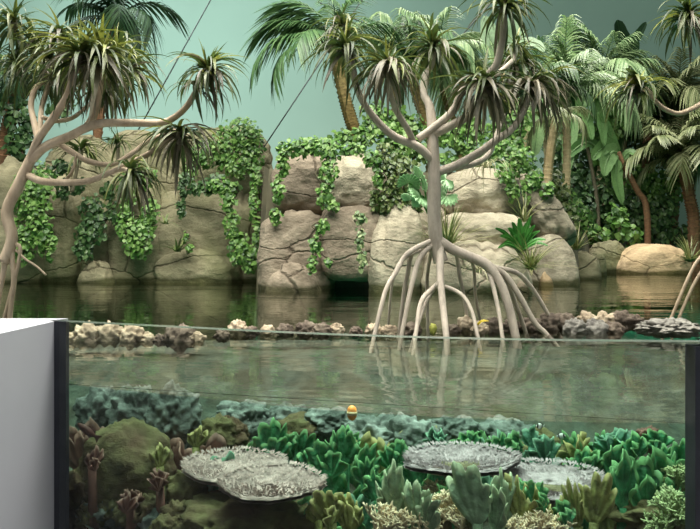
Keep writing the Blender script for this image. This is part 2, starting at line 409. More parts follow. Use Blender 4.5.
# ------------------------------------------------------------------ rocks
_bm = {}
def ico(sub):
    if sub not in _bm:
        bm = bmesh.new(); bmesh.ops.create_icosphere(bm, subdivisions=sub, radius=1.0)
        _bm[sub] = ([v.co.copy() for v in bm.verts], [tuple(v.index for v in f.verts) for f in bm.faces]); bm.free()
    return _bm[sub]
def rockmesh(ctr, half, seed, p=2.8, amp=0.12, cracks=2, tilt=0.0, sub=5, freq=1.3, rough=0.02, vcr=1):
    V, Fc = ico(sub); rnd = random.Random(seed); so_ = Vector((seed * 3.17, seed * 1.31, seed * 7.7))
    lev = [rnd.uniform(-0.6, 0.6) for _ in range(cracks)]; lx = [rnd.uniform(-0.6, 0.6) for _ in range(vcr)]
    mb = MB(); R = Matrix.Rotation(tilt, 3, 'Y')
    for n in V:
        s = (abs(n.x)**p + abs(n.y)**p + abs(n.z)**p) ** (-1.0 / p)
        q = n * s
        k = 1 + amp * fbm(q * freq + so_, 3) + rough * fbm(q * 7 + so_, 2)
        wz = 0.10 * noise.noise(q * 1.7 + so_)
        for L in lev: k -= 0.045 * math.exp(-((q.z - L - wz) / 0.045) ** 2)
        for L in lx: k -= 0.05 * math.exp(-((q.x - L - wz * 1.5) / 0.05) ** 2)
        q = q * k
        q = Vector((q.x * half[0], q.y * half[1], q.z * half[2]))
        mb.v.append(R @ q + ctr)
    mb.f = list(Fc); mb.m = [0] * len(Fc); return mb
def rock(name, x0, x1, y0, y1, d, m, seed, label=None, cat='rock', group=None, thick=0.75, parent=None, sink=0, dz=0, **kw):
    """px box of the visible face; d = depth of the front face"""
    hx = (x1 - x0) / 2 * pxm(d); hz = (y1 - y0) / 2 * pxm(d); hy = max(hx, hz) * thick
    c = P((x0 + x1) / 2, (y0 + y1) / 2, d); c.y += hy * 0.55
    if sink: c.z -= sink / 2; hz += sink / 2
    mb = rockmesh(c, (hx * 1.03, hy, hz * 1.03), seed, **kw)
    if parent is not None: return mb.build(name, m, parent)
    o = mb.build(name, m, None, True, (c.x, c.y, c.z - hz)); return tag(o, label, cat, group)

# left cliff: one sculpted cliff made of rock blocks
cliff = thing('rock_cliff', P(140, 285, 13.2), 'tall tan rock cliff hung with ivy across the pool', 'cliff')
for i, (x0, x1, y0, y1, d, kw) in enumerate([
        (-20, 42, 168, 285, 12.6, {}), (28, 82, 175, 288, 12.9, {}), (46, 122, 140, 225, 13.3, {}), (74, 112, 262, 290, 12.2, dict(p=2.3)),
        (84, 128, 200, 284, 12.9, {}), (112, 166, 180, 286, 12.8, {}), (108, 200, 132, 200, 13.3, {}), (146, 236, 192, 284, 12.7, dict(p=3.4, amp=.08)),
        (150, 240, 250, 287, 12.4, dict(p=3.0)), (184, 262, 128, 215, 13.2, {}), (218, 264, 190, 288, 12.9, dict(p=3.2))]):
    rock('rock_block', x0, x1, y0, y1, d, M['rock_left'], 11 + i, parent=cliff, sink=0.9 if y1 > 280 else 0.2, thick=0.7, **{**dict(p=4.2, amp=.15, cracks=2, vcr=1), **kw})

BR = [
 ('boulder', 273, 334, 150, 214, 10.2, 'rock_brown', 'brown boulder under ivy at the left end of the outcrop, upper tier', dict(p=2.7, cracks=2)),
 ('boulder', 325, 380, 152, 214, 10.1, 'rock_mid', 'pale rounded boulder between two ivy curtains above the cave', dict(p=2.3, cracks=2)),
 ('boulder', 258, 331, 213, 288, 9.9, 'rock_brown', 'broad brown boulder left of the cave with ivy trailing down it', dict(p=3.4, cracks=3)),
 ('boulder', 262, 322, 266, 296, 9.35, 'rock_brown', 'low wet slab at the waterline under the broad brown boulder', dict(p=2.6)),
 ('boulder', 322, 388, 208, 276, 9.75, 'rock_brown', 'brown boulder roofing the dark cave', dict(p=5.5, cracks=2, amp=.06)),
 ('boulder', 370, 428, 206, 296, 9.5, 'rock_mid', 'big pale rounded boulder right of the cave, behind the mangrove roots', dict(p=2.6, cracks=2, amp=.10)),
 ('boulder', 440, 526, 168, 218, 10.2, 'rock_mid', 'wide pale boulder with horizontal crack high behind the mangrove trunk', dict(p=2.5, cracks=1)),
 ('boulder', 410, 448, 205, 250, 10.2, 'rock_mid', 'pale boulder mostly hidden behind the mangrove trunk', dict(p=2.8)),
 ('boulder', 436, 532, 212, 252, 9.8, 'rock_mid', 'pale flat ledge boulder carrying the spiky grass', dict(p=2.8, cracks=2)),
 ('boulder', 420, 532, 244, 300, 9.4, 'rock_mid', 'cracked blocky pale boulder behind the big right-hand root', dict(p=3.6, cracks=3, vcr=3)),
 ('boulder', 520, 581, 237, 284, 11.6, 'rock_mid', 'smooth round boulder at the right end of the outcrop', dict(p=2.4, cracks=1, amp=.08)),
 ('boulder', 522, 562, 160, 252, 11.9, 'rock_mid', 'tall leaning boulder behind the round one', dict(p=2.4, tilt=-0.6)),
 ('boulder', 511, 532, 282, 299, 9.1, 'rock_brown', 'small wet stone at the waterline under the spiky grass', dict(p=2.2, sub=4)),
 ('boulder', 538, 556, 276, 287, 10.9, 'rock_warm', 'small orange-brown stone in the water below the round boulder', dict(p=2.2, sub=4)),
 ('boulder', 590, 630, 243, 272, 18.9, 'rock_left', 'grey-green shaded boulder on the far shore', dict(p=3.0)),
 ('boulder', 624, 694, 245, 274, 18.3, 'rock_warm', 'long warm tan boulder lit on top on the far shore', dict(p=3.0, cracks=1, amp=.08)),
]
for i, (nm, x0, x1, y0, y1, d, m, lab, kw) in enumerate(BR):
    kw = {**dict(amp=.13), **kw}
    rock(nm, x0, x1, y0, y1, d, M[m], 40 + i, lab, 'boulder', 'boulders round the pool', sink=1.0 if y1 > 262 and y1 != 276 else 0.05, **kw)
# rock closing the cave; its near-black colour stands for the cave's shade
rock('cave_rock', 315, 398, 262, 300, 10.6, M['rock_dark'], 77, 'rock at the back of the cave, coloured black for its shade', 'rock', sink=0.6, thick=0.3, p=4)
rock('shore_rock', 556, 640, 262, 276, 19.0, M['rock_dark'], 78, 'dark rock low along the far shore', 'rock', sink=0.6, thick=0.2, p=3, sub=4)  # near-black rock low along the shoreline

rock('shore_rock', 566, 602, 252, 279, 14.0, M['rock_left'], 79, 'low grey-green rock at the waterline behind the rusty grass', 'rock', sink=0.9, p=3, sub=4)
rock('shore_rock', 576, 608, 254, 276, 16.6, M['rock_left'], 80, 'low grey-green rock between the rusty grass and the far grey-green boulder', 'rock', sink=0.9, p=3, sub=4)
# rubble row along the reef crest
RB = [(72, 340, 9, 3.95, 'rubble'), (88, 336, 14, 3.95, 'rubble'), (110, 335, 13, 3.95, 'rubble'), (131, 337, 13, 3.95, 'rubble'), (147, 340, 8, 3.95, 'rubble'), (160, 340, 7, 3.95, 'rubble_dark'),
      (180, 338, 15, 3.95, 'rubble_dark'), (197, 339, 8, 3.95, 'rubble'), (222, 336, 7, 4.0, 'rubble_dark'), (238, 325, 10, 4.25, 'rubble'), (252, 328, 7, 4.2, 'rubble_dark'), (268, 329, 7, 4.25, 'rubble'), (285, 329, 8, 4.25, 'rubble_dark'),
      (306, 330, 10, 4.25, 'rubble_dark'), (322, 330, 9, 4.2, 'rubble_dark'), (336, 328, 8, 4.25, 'rubble'), (356, 332, 6, 4.25, 'rubble_dark'), (374, 330, 8, 4.25, 'rubble'), (389, 331, 8, 4.2, 'rubble'), (412, 331, 9, 4.25, 'rubble_dark'), (452, 331, 8, 4.4, 'rubble_dark'),
      (466, 326, 10, 4.45, 'rubble'), (480, 328, 8, 4.3, 'rubble'), (494, 326, 10, 4.4, 'rubble_dark'), (512, 327, 9, 4.5, 'rubble_dark'), (530, 326, 10, 4.5, 'rubble_dark'), (548, 324, 12, 4.55, 'rubble_dark'), (564, 322, 11, 4.6, 'rubble_dark'),
      (588, 319, 11, 4.65, 'rubble'), (605, 320, 11, 4.65, 'rubble'), (622, 321, 12, 4.65, 'rubble_dark'), (635, 322, 9, 4.65, 'rubble_dark'), (575, 329, 11, 4.4, 'rubble_grey'), (596, 330, 12, 4.4, 'rubble_grey'), (614, 331, 10, 4.4, 'rubble_dark')]
RL = {'rubble': ('pale cream coral rubble stone on the reef crest', 'pale rubble stones'), 'rubble_dark': ('dark brown pitted rubble stone on the reef crest', 'dark rubble stones'),
      'rubble_grey': ('grey rubble stone on the reef crest beside the right-hand roots', 'grey rubble stones')}
for i, (px, py, r, d, m) in enumerate(RB):
    c = P(px, py, d); k = r * pxm(d); c.z = max(0.93, min(c.z, WATER + k * 0.55))
    mb = rockmesh(c, (k, k * 0.8, k * 0.85), 200 + i, p=2.1, amp=0.35, cracks=0, vcr=0, sub=4, freq=2.2, rough=0.20)
    o = mb.build('rubble_stone', M[m], None, True, (c.x, c.y, c.z - k * .85)); 
    zone = 'seen through the clear panel near the white parapet' if px < 225 else 'in the open stretch between parapet and stilt roots' if px < 365 else 'at the feet of the stilt roots' if px < 500 else 'beside the big right-hand root' if px < 580 else 'between the roots and the flat grey slab'
    tag(o, {'rubble': 'pale cream rubble stone ', 'rubble_dark': 'dark brown pitted rubble stone ', 'rubble_grey': 'grey rubble stone '}[m] + zone, 'stone', RL[m][1] + ' ' + zone)
c = P(668, 328, 4.3); mb = rockmesh(c, (0.17, 0.16, 0.055), 290, p=2.2, amp=0.3, cracks=0, vcr=0, sub=5, freq=2.5, rough=0.24)
tag(mb.build('reef_slab', M['rubble_grey'], None, True, (c.x, c.y, c.z - .055)), 'flat grey pitted reef slab below the two slanting roots', 'stone')

# ------------------------------------------------------------------ strap-leaved trees
def strap(a0, a1, side, wid=0.066, seg=7):
    mb = MB(); p = Vector(); rings = []
    for i in range(seg + 1):
        t = i / seg; a = math.radians(a0 + (a1 - a0) * t ** 0.75)
        d = Vector((math.cos(a), 0, math.sin(a))); nrm = Vector((-math.sin(a), 0, math.cos(a)))
        wv = wid * min(1.0, 0.55 + t * 2) * max(0.02, 1 - t ** 2.6)
        y = side * t * t
        rings.append([p + Vector((0, y - wv / 2, 0)) + nrm * wv * .22, p + Vector((0, y, 0)), p + Vector((0, y + wv / 2, 0)) + nrm * wv * .22])
        p = p + d / seg
    mb.quadstrip(rings, False); return mb
SHAPES = {'up': [(86, 50, .05), (75, 20, -.08), (62, 5, .06)], 'arch': [(58, -55, .08), (45, -70, -.10), (38, -35, .04)],
          'droop': [(25, -82, .06), (8, -88, -.05), (30, -88, -.1)], 'hang': [(-20, -92, .05), (5, -96, -.06), (-45, -92, .03)]}
SM = {}
for k, L in SHAPES.items():
    for mm in ('strap_green', 'strap_yellow', 'strap_dead'):
        SM[k, mm] = [strap(*s).mesh('strap_leaf', M[mm]) for s in L]
core_mb = MB(); core_mb.tube([Vector((0, 0, -0.22)), Vector((0, 0, -0.1)), Vector((0, 0, 0.03)), Vector((0, 0, 0.12))], [0.055, 0.085, 0.07, 0.01], 8)
core_me = core_mb.mesh('crown_core', M['strap_dead'])
def rosette(root, px, py, d, lpx, n0=46, seed=0, mix=(.13, .27, .34, .26), dead=.3, yel=.35, lean=None):
    rnd = random.Random(seed); L = lpx * pxm(d) * 1.05; n = int(n0 * 1.75)
    c = P(px, py, d)
    core = put('leaf_crown', core_me, root, c, None, L); BASE[core] = c
    for i in range(n):
        u = rnd.random(); acc = 0
        for kind, q in zip(('up', 'arch', 'droop', 'hang'), mix):
            acc += q
            if u <= acc: break
        v = rnd.random()
        if kind in ('droop', 'hang') and v < dead * (1.5 if kind == 'hang' else 0.6): mm = 'strap_dead'
        elif kind in ('up', 'arch') and v < yel * (1.3 if kind == 'up' else 0.8): mm = 'strap_yellow'
        else: mm = 'strap_green'
        az = rnd.uniform(0, 6.283)
        if lean is not None and rnd.random() < 0.65: az = math.radians(lean) + rnd.gauss(0, 0.8)
        s = rnd.uniform(0.72, 1.18) * (0.66 if kind == 'up' else 1.0)
        o = bpy.data.objects.new('leaf', rnd.choice(SM[kind, mm])); C.objects.link(o); o.parent = core
        o.location = (rnd.uniform(-.03, .03), rnd.uniform(-.03, .03), rnd.uniform(-.16, .06))
        o.rotation_euler = (rnd.gauss(0, 0.12), rnd.gauss(0, 0.14), az); o.scale = (s, s * rnd.uniform(.8, 1.5), s)
    return core
def limb(root, name, pts, d, r0, r1, m, k=5, n=8, dd=0.0):
    """pts in px (x, y[, extra depth]); radii in px"""
    q = [P(p[0], p[1], d + (p[2] if len(p) > 2 else dd * i / max(1, len(pts) - 1))) for i, p in enumerate(pts)]
    s = spline(q, k); rr = taper(len(s), r0 * pxm(d), r1 * pxm(d))
    rr = [r * .84 * (1 + 0.07 * noise.noise(p * 9)) for r, p in zip(rr, s)]
    mb = MB(); mb.tube(s, rr, n); return mb.build(name, m, root)

# central mangrove
D = 4.3
mang = thing('mangrove_tree', (P(440, 250, D).x, D, 0.92), 'grey stilt-rooted tree with strap-leaf crowns rising behind the tank panel', 'tree')
G = M['bark_grey']
limb(mang, 'trunk', [(441, 262), (437, 246), (434, 215), (434.5, 185), (433.5, 160), (432.5, 140), (432, 128)], D, 9, 6.4, G, n=12)
ROOTS = [([(434, 240), (418, 247), (405, 256), (396, 272), (385.5, 291), (375, 333)], 3.6, -.25), ([(432, 242), (419, 247), (411, 256), (408, 272), (404, 293), (399, 333)], 3.6, .2),
         ([(436, 243), (426, 250), (418, 262), (413, 280), (409, 297), (402, 333)], 3.8, -.15), ([(433, 246), (430, 258), (427, 283), (428, 331)], 2.8, .25),
         ([(441, 244), (440, 268), (442, 297), (446, 334)], 5.0, -.3), ([(440, 282), (432, 289), (421, 302), (416, 333)], 3.4, -.3), ([(436, 286), (428, 298), (421, 316), (415, 334)], 2.6, -.2),
         ([(441, 286), (449, 288), (463, 296), (472, 312), (477, 333)], 3.0, -.25), ([(446, 244), (456, 254), (460, 278), (464, 297), (469, 332)], 3.0, .2),
         ([(438, 240), (452, 249), (470, 257), (487, 265), (500, 283), (509, 308), (515, 334)], 7.0, -.1), ([(487, 264), (505, 275), (520, 297), (535, 323), (547, 335)], 4.2, .0),
         ([(497, 268), (515, 272), (526, 281), (539, 299), (558, 333)], 3.6, .25), ([(498, 275), (510, 290), (517, 308), (526, 333)], 3.4, .15),
         ([(484, 264), (491, 279), (498, 308), (502, 334)], 3.2, -.2), ([(470, 257), (474, 270), (476, 300), (483, 333)], 2.4, .3), ([(421, 250), (400, 262), (392, 285), (388, 330)], 2.2, .3)]
for pts, r, dd in ROOTS:
    n = len(pts); q = [(p[0], p[1], dd * (i / (n - 1))) for i, p in enumerate(pts)]
    (xa, ya), (xb, yb) = pts[-2], pts[-1]; k = 32 / (yb - ya)
    q.append((xb + (xb - xa) * k * .8, yb + 30, dd * 1.15))
    limb(mang, 'stilt_root', q, D, r * .95, r * 0.66, G)
BRN = [([(434, 162), (418, 147), (395, 137), (378, 122), (362, 100), (353, 75), (347, 48)], 5.5, 3.2, -.25), ([(414, 144), (408, 130), (397, 112), (390, 92), (388, 70)], 4.2, 3.0, -.45),
       ([(432.5, 134), (430, 108), (424, 94), (425, 77), (432, 64), (434, 46)], 6.0, 3.0, .15), ([(418, 139), (440, 123), (455, 108), (462, 92), (478, 81), (495, 67), (502, 40), (504, 8)], 4.8, 4.0, -.3),
       ([(433, 134), (450, 126), (474, 112), (482, 97), (484, 82)], 6.0, 3.6, -.25), ([(436, 172), (455, 166), (480, 152), (496, 140), (513, 128), (526, 106), (532, 84)], 5.6, 3.4, .05),
       ([(450, 168), (470, 165), (486, 157), (494, 142), (503, 118), (512, 92), (515, 64)], 4.0, 2.8, .4), ([(495, 76), (507, 66), (514, 58), (516, 46)], 3.2, 2.6, .2)]
for pts, r0, r1, dd in BRN: limb(mang, 'branch', pts, D, r0, r1, G, dd=dd)
for i, (px, py, dd, L, n, kw) in enumerate([
        (346, 46, -.25, 52, 44, {}), (342, 26, .1, 40, 30, {}), (388, 66, -.45, 54, 52, dict(dead=.8)), (434, 46, .15, 50, 42, dict(dead=.2)),
        (504, 4, -.3, 52, 44, dict(dead=.2)), (484, 84, -.25, 56, 58, dict(dead=.75, mix=(.06, .2, .3, .44))), (515, 62, .35, 46, 40, dict(yel=.7)),
        (532, 84, .05, 56, 56, dict(dead=.8, mix=(.07, .22, .3, .41))), (546, 78, .25, 40, 30, {}), (516, 46, .2, 34, 24, dict(yel=.6))]):
    rosette(mang, px, py, D + dd, L, n, 300 + i, **kw)

# left tree
D = 3.2; T = M['bark_tan']
lt = thing('strap_leaf_tree', (P(9, 300, D).x, D, 0.66), 'tan-limbed strap-leaf tree leaning over the white parapet wall', 'tree')
limb(lt, 'trunk', [(4, 262), (12, 238), (7, 212), (19, 184), (31, 159), (36, 150)], D, 7, 6, T, n=12)
for pts, r in (([(12, 236), (12, 258), (14, 280), (10, 316), (8, 372)], 3.6), ([(8, 246), (3, 275), (-3, 310), (-8, 372)], 3.6), ([(14, 244), (20, 255), (2, 330), (0, 372)], 2.5)): limb(lt, 'stilt_root', pts, D, r, r * .8, T)
limb(lt, 'dead_twig', [(16, 250), (25, 259), (36, 266), (46, 275)], D, 1.8, 1.2, T)
for pts, r0, r1, dd in [([(31, 160), (45, 147), (70, 136), (88, 127), (105, 123), (135, 123), (161, 123), (175, 117), (187, 106), (198, 88), (207, 72)], 6, 2.7, -.35), ([(86, 129), (95, 112), (100, 86), (100, 60)], 5, 3.4, -.15),
        ([(30, 162), (38, 140), (54, 117), (66, 98), (73, 78), (80, 58)], 5.5, 3.4, -.2), ([(38, 140), (34, 122), (31, 105), (35, 89), (44, 80), (48, 66)], 4, 2.8, .2), ([(40, 136), (41, 114), (44, 98), (56, 60), (60, 38)], 3.4, 2.4, .25),
        ([(42, 117), (55, 121), (72, 118), (86, 107), (110, 84), (118, 56)], 2.8, 2.2, .3), ([(28, 175), (41, 181), (63, 182.5), (88, 181), (109, 173), (130, 163), (150, 153), (172, 138), (180, 131)], 4.4, 2.6, -.3),
        ([(58, 143), (75, 154), (91, 162), (113, 164), (134, 152), (148, 141), (166, 134), (176, 130)], 3.8, 2.4, .1), ([(104, 175), (114, 171), (124, 169), (130, 172)], 3.0, 2.2, -.3), ([(63, 182), (70, 175), (75, 164), (76, 155)], 2.2, 1.6, -.1)]:
    limb(lt, 'branch', pts, D, r0, r1, T, dd=dd)
for i, (px, py, dd, L, n, kw) in enumerate([
        (60, 34, .25, 46, 36, dict(yel=.6)), (80, 54, -.2, 58, 50, dict(dead=.4, yel=.5)), (118, 52, .3, 56, 44, dict(yel=.5)), (100, 58, -.15, 60, 50, dict(yel=.5, dead=.3)), (48, 60, .2, 46, 40, dict(dead=.2)),
        (14, 22, .3, 46, 36, dict(dead=.05, yel=.1)), (18, 66, .3, 44, 36, dict(dead=.05, yel=.1)), (32, 44, .4, 44, 30, dict(dead=.1, yel=.2)), (208, 70, -.35, 46, 44, dict(yel=.55, lean=-50, mix=(.14, .3, .4, .16), dead=.3)),
        (62, 78, .1, 46, 36, dict(dead=.5)), (128, 70, .2, 46, 34, dict(dead=.4, yel=.4)), (104, 84, .05, 44, 36, dict(dead=.55, mix=(.02, .2, .38, .4))), (196, 84, -.3, 40, 26, dict(lean=-40, mix=(.0, .2, .5, .3))),
        (180, 132, -.3, 54, 40, dict(mix=(.0, .08, .32, .6), dead=.55)), (130, 171, -.3, 46, 34, dict(mix=(.0, .1, .4, .5), dead=.25, lean=-20))]):
    rosette(lt, px, py, D + dd, L, n, 330 + i, **kw)

# right tree, trunk just past the frame edge
D = 4.9
rt = thing('strap_leaf_tree', (P(726, 300, D).x, D, 0.90), 'strap-leaf tree reaching one thin curved branch over the far shore', 'tree')
limb(rt, 'trunk', [(722, 280), (716, 240), (722, 180), (716, 110), (708, 60), (700, 30), (690, 16)], D, 8, 5, G, n=10)
limb(rt, 'branch', [(717, 104), (704, 103), (692, 109), (678, 113.5), (663, 108), (650, 96), (639, 89)], D, 3.4, 2.2, T, dd=-.2)
for pts, r in (([(716, 246), (700, 258), (690, 274), (672, 316), (660, 345)], 2.2), ([(718, 250), (706, 265), (693, 286), (679, 318), (670, 345)], 2.2), ([(722, 260), (712, 290), (704, 350)], 4)): limb(rt, 'stilt_root', pts, D, r, r * .8, T)
rosette(rt, 688, 16, D - .1, 46, 44, 361, dead=.25, yel=.3); rosette(rt, 638, 88, D - .2, 46, 40, 362, lean=200, yel=.6, dead=.2, mix=(.06, .34, .45, .15))

# ------------------------------------------------------------------ palms
def frondmesh(name, m, droop, nl=20, ll=0.34, lw=0.030, hang=0.35, a0=50):
    rnd = random.Random(hash(name) % 997 if False else len(name) * 31 + int(droop)); mb = MB(); p = Vector(); pts = []; dirs = []
    N = 12
    for i in range(N + 1):
        a = math.radians(a0 - droop * (i / N) ** 1.1); d = Vector((math.cos(a), 0, math.sin(a)))
        pts.append(p.copy()); dirs.append(d); p = p + d / N
    mb.tube(pts, taper(N + 1, 0.016, 0.004), 5)
    for k in range(nl):
        t = 0.10 + 0.90 * k / (nl - 1); f = t * N; i = min(N - 1, int(f)); base = pts[i].lerp(pts[i+1], f - i); d = dirs[i]
        L = ll * (0.55 + 1.1 * t) * (1.0 if t < 0.6 else 1.0 - (t - .6) * 1.25) * rnd.uniform(.85, 1.1)
        for sgn in (-1, 1):
            q = (d * (0.55 + .5 * t) + Vector((0, sgn, 0)) * (1 - .45 * t) + Vector((0, 0, rnd.uniform(-.1, .15)))).normalized()
            rings = []
            for j in range(4):
                u = j / 3; c = base + q * L * u + Vector((0, 0, -hang * L * u * u))
                wv = lw * (0.6, 1.0, .75, .05)[j]; sd = d.cross(Vector((0, 0, 1))).cross(q); sd = q.cross(Vector((0, 0, 1))).normalized()
                rings.append([c - sd * wv / 2, c + Vector((0, 0, wv * .3)), c + sd * wv / 2])
            mb.quadstrip(rings, False)
    return mb.mesh(name, m)
FR = {}
for kind, hang in (('frond_dark', .8), ('frond_mid', .7), ('frond_pale', .8), ('frond_olive', .7)):
    FR[kind] = [frondmesh('palm_frond', M[kind], dr, nl=24, hang=hang, a0=a0, lw=.034) for dr, a0 in ((70, 60), (105, 50), (120, 35), (60, 78))]
def ringed(root, name, pts, d, r0, r1, m):
    """trunk with stacked leaf-scar rings"""
    s = spline([P(p[0], p[1], d) for p in pts], 8); L = len(s); mb = MB(); q = []; rr = []
    for i in range(L - 1):
        for t in (0.0, 0.5, 0.9):
            q.append(s[i].lerp(s[i+1], t)); rr.append((r0 + (r1 - r0) * (i + t) / L) * pxm(d) * (0.9, 1.0, 1.14)[int(t * 2 + .2)])
    mb.tube(q, rr, 9); return mb.build(name, m, root, smooth=False)
def palm(name, label, trunk, d, r0, r1, bark, kind, L, n, seed, group=None, fr=None, azr=(0, 360), cat='palm tree'):
    base = P(trunk[0][0], trunk[0][1], d); base.z = min(base.z, ground(base.x, base.y))
    t = thing(name, base, label, cat, group)
    bpx = HZ - (base.z - EYE) / pxm(d)
    ringed(t, 'trunk', [(trunk[0][0], bpx + 4)] + list(trunk), d, r0, r1, M[bark])
    rnd = random.Random(seed); c = P(trunk[-1][0], trunk[-1][1], d)
    for i in range(n):
        az = math.radians(azr[0] + (azr[1] - azr[0]) * (i + rnd.uniform(-.3, .3)) / n)
        s = L * pxm(d) * rnd.uniform(.8, 1.12)
        put('frond', rnd.choice(FR[kind]), t, c + Vector((0, 0, rnd.uniform(-.03, .05))), (rnd.gauss(0, .12), rnd.uniform(-.25, .35), az), s)
    for (az, pitch, s) in fr or []:
        put('frond', FR[kind][1], t, c, (0, math.radians(-pitch), math.radians(az)), s * pxm(d))
    return t
PG = 'palms behind the rock outcrop'
palm('palm_tree', 'tall palm with ringed golden trunk and fronds hanging left over the ivy', [(357, 142), (351, 120), (344, 95), (334, 50)], 11.2, 7, 6, 'bark_palm', 'frond_mid', 62, 7, 1, PG,
     [(180, 10, 88), (195, -15, 90), (170, 25, 85), (205, -30, 80), (150, 20, 80), (240, -15, 75), (185, 35, 80)])
palm('palm_tree', 'short ringed palm directly behind the forked mangrove branches', [(431, 140), (426, 122), (417, 96), (410, 66)], 11.6, 5.5, 5, 'bark_palm', 'frond_mid', 60, 16, 2, PG)
palm('palm_tree', 'ringed palm with pale green fronds between mangrove crowns', [(460, 138), (452, 118), (443, 85), (440, 62)], 12.4, 4.5, 4, 'bark_palm', 'frond_pale', 70, 18, 3, PG)
palm('palm_tree', 'pale feathery palm rising behind the leftmost grey crowns', [(396, 140), (394, 90), (388, 42)], 12.8, 4, 3.5, 'bark_palm', 'frond_pale', 48, 9, 4, PG)
palm('palm_tree', 'dark green palm half hidden behind the left tree crowns', [(96, 150), (104, 90), (116, 22)], 14.0, 5, 4, 'bark_red', 'frond_dark', 74, 15, 5)
palm('palm_tree', 'dark palm behind the parapet with shaggy brown trunk', [(4, 165), (10, 120), (18, 88)], 13.6, 7, 7, 'bark_red', 'frond_dark', 50, 9, 6)
RG = 'palms on the far right bank'
palm('palm_tree', 'large pale arching palm on the far bank below the banana top', [(600, 240), (602, 160), (600, 84)], 20.8, 5, 4.5, 'bark_pale', 'frond_pale', 66, 26, 7, RG)
palm('palm_tree', 'pale palm drooping beside the tan pole trunk', [(566, 200), (567, 150), (566, 98)], 16.0, 4, 4, 'bark_pale', 'frond_pale', 70, 22, 8, RG)
palm('palm_tree', 'olive palm behind the thin curved branch', [(672, 240), (675, 180), (678, 112)], 21.4, 5, 5, 'bark_red', 'frond_olive', 72, 22, 9, RG)
palm('palm_tree', 'red-trunked palm with broad pale fronds over the tan boulder', [(694, 226), (690, 200), (682, 162)], 19.9, 6, 5.5, 'bark_red', 'frond_olive', 62, 24, 10, RG)
palm('palm_tree', 'small dark palm under the banana leaves of the far bank', [(548, 150), (541, 120), (536, 92)], 15.5, 4, 4, 'bark_pale', 'frond_mid', 58, 13, 11, RG)
palm('palm_tree', 'green palm at the foot of the tall wall right of the banana top', [(640, 240), (645, 190), (648, 130)], 21.6, 4, 4, 'bark_red', 'frond_mid', 56, 16, 12, RG)

# ------------------------------------------------------------------ banana plants
def broadleaf(root, pts, d, wpx, m, name='leaf', dd=0.0, roll=0.3, fold=.15):
    q = spline([P(p[0], p[1], d + dd * i / max(1, len(pts) - 1)) for i, p in enumerate(pts)], 5); N = len(q) - 1; mb = MB(); rings = []
    for i, c in enumerate(q):
        t = i / N; tg = (q[min(i+1, N)] - q[max(i-1, 0)]).normalized()
        sd = tg.cross(Vector((0, -1, 0.3)).normalized()).normalized(); nr = sd.cross(tg)
        sd = (sd * math.cos(roll) + nr * math.sin(roll))
        wv = wpx * pxm(d) * (math.sin(math.pi * min(1, max(0.0, .04 + t * .95))) ** 0.6) * (1 + .06 * math.sin(i * 2.3))
        rings.append([c + sd * wv * u + nr * (fold * wv * abs(u) * 2 - .03 * wv * math.sin(i * 1.7 + u * 5)) for u in (-.5, -.25, 0, .25, .5)])
    mb.quadstrip(rings, False); o = mb.build(name, m, root); mb2 = MB(); mb2.tube(q, taper(len(q), 1.4 * pxm(d), .4 * pxm(d)), 5); mb2.build('midrib', m, o)
    return o
def banana(label, stem, d, leaves, m, bark='bark_pale', r=(4, 2.5), name='banana_plant'):
    base = P(stem[0][0], stem[0][1], d); base.z = ground(base.x, base.y)
    t = thing(name, base, label, 'banana plant')
    mb = MB(); q = [base - Vector((0, 0, .05))] + [P(p[0], p[1], d) for p in stem]; s = spline(q, 5); mb.tube(s, taper(len(s), r[0] * pxm(d), r[1] * pxm(d)), 8); mb.build('stem', M[bark], t)
    for L in leaves: broadleaf(t, L[0], d + (L[2] if len(L) > 2 else 0), L[1], M[m], dd=(L[3] if len(L) > 3 else -.3))
    return t
banana('banana plant with two dark upright leaves against the wall', [(622, 235), (624, 140), (626, 70)], 22.6, [([(625, 60), (622, 42), (617, 20)], 15), ([(626, 55), (636, 38), (646, 22)], 9), ([(627, 62), (630, 48), (627, 36)], 16)], 'banana_dark')
banana('leaning banana plant with two curled pale leaves on the far bank', [(647, 214), (637, 190), (624, 165), (618, 152)], 19.8,
       [([(618, 153), (610, 146), (600, 150), (592, 160)], 15), ([(618, 153), (612, 152), (606, 163), (604, 176)], 18), ([(618, 152), (606, 130), (598, 112)], 11), ([(622, 160), (630, 152), (640, 158)], 9), ([(618, 155), (616, 178), (622, 204)], 14)], 'banana', 'bark_red', (3.5, 2.5))
banana('banana plant with bright pale leaves behind the topmost mangrove crown', [(510, 150), (507, 100), (500, 60)], 12.0,
       [([(500, 58), (490, 38), (484, 16)], 18), ([(500, 58), (514, 36), (512, 14)], 20), ([(500, 60), (518, 46), (534, 44), (544, 52)], 16), ([(500, 60), (505, 40), (500, 26)], 16)], 'banana_pale')
banana('broad banana plant hanging torn leaves beside the tan pole trunk', [(598, 214), (590, 160), (578, 110)], 19.8,
       [([(578, 110), (568, 96), (556, 108), (550, 140)], 15), ([(578, 110), (590, 100), (600, 118), (604, 146)], 15), ([(578, 112), (572, 120), (568, 150), (566, 176)], 17), ([(578, 112), (586, 118), (592, 140)], 13), ([(578, 108), (596, 92), (616, 100)], 16), ([(600, 150), (588, 142), (574, 150), (566, 160)], 11)], 'banana', 'stem', (2.2, 1.6))
banana('bright banana plant with raised leaves between ringed palm and tan pole trunk', [(520, 178), (526, 140), (530, 112)], 13.8,
       [([(530, 112), (542, 104), (550, 118), (554, 138)], 16), ([(530, 112), (520, 116), (514, 136)], 15), ([(530, 112), (536, 130), (534, 156)], 18)], 'banana')
pole = thing('bare_palm_trunk', P(545, 188, 12.9), 'bare tan pole-like trunk standing behind the leaning boulder', 'tree')
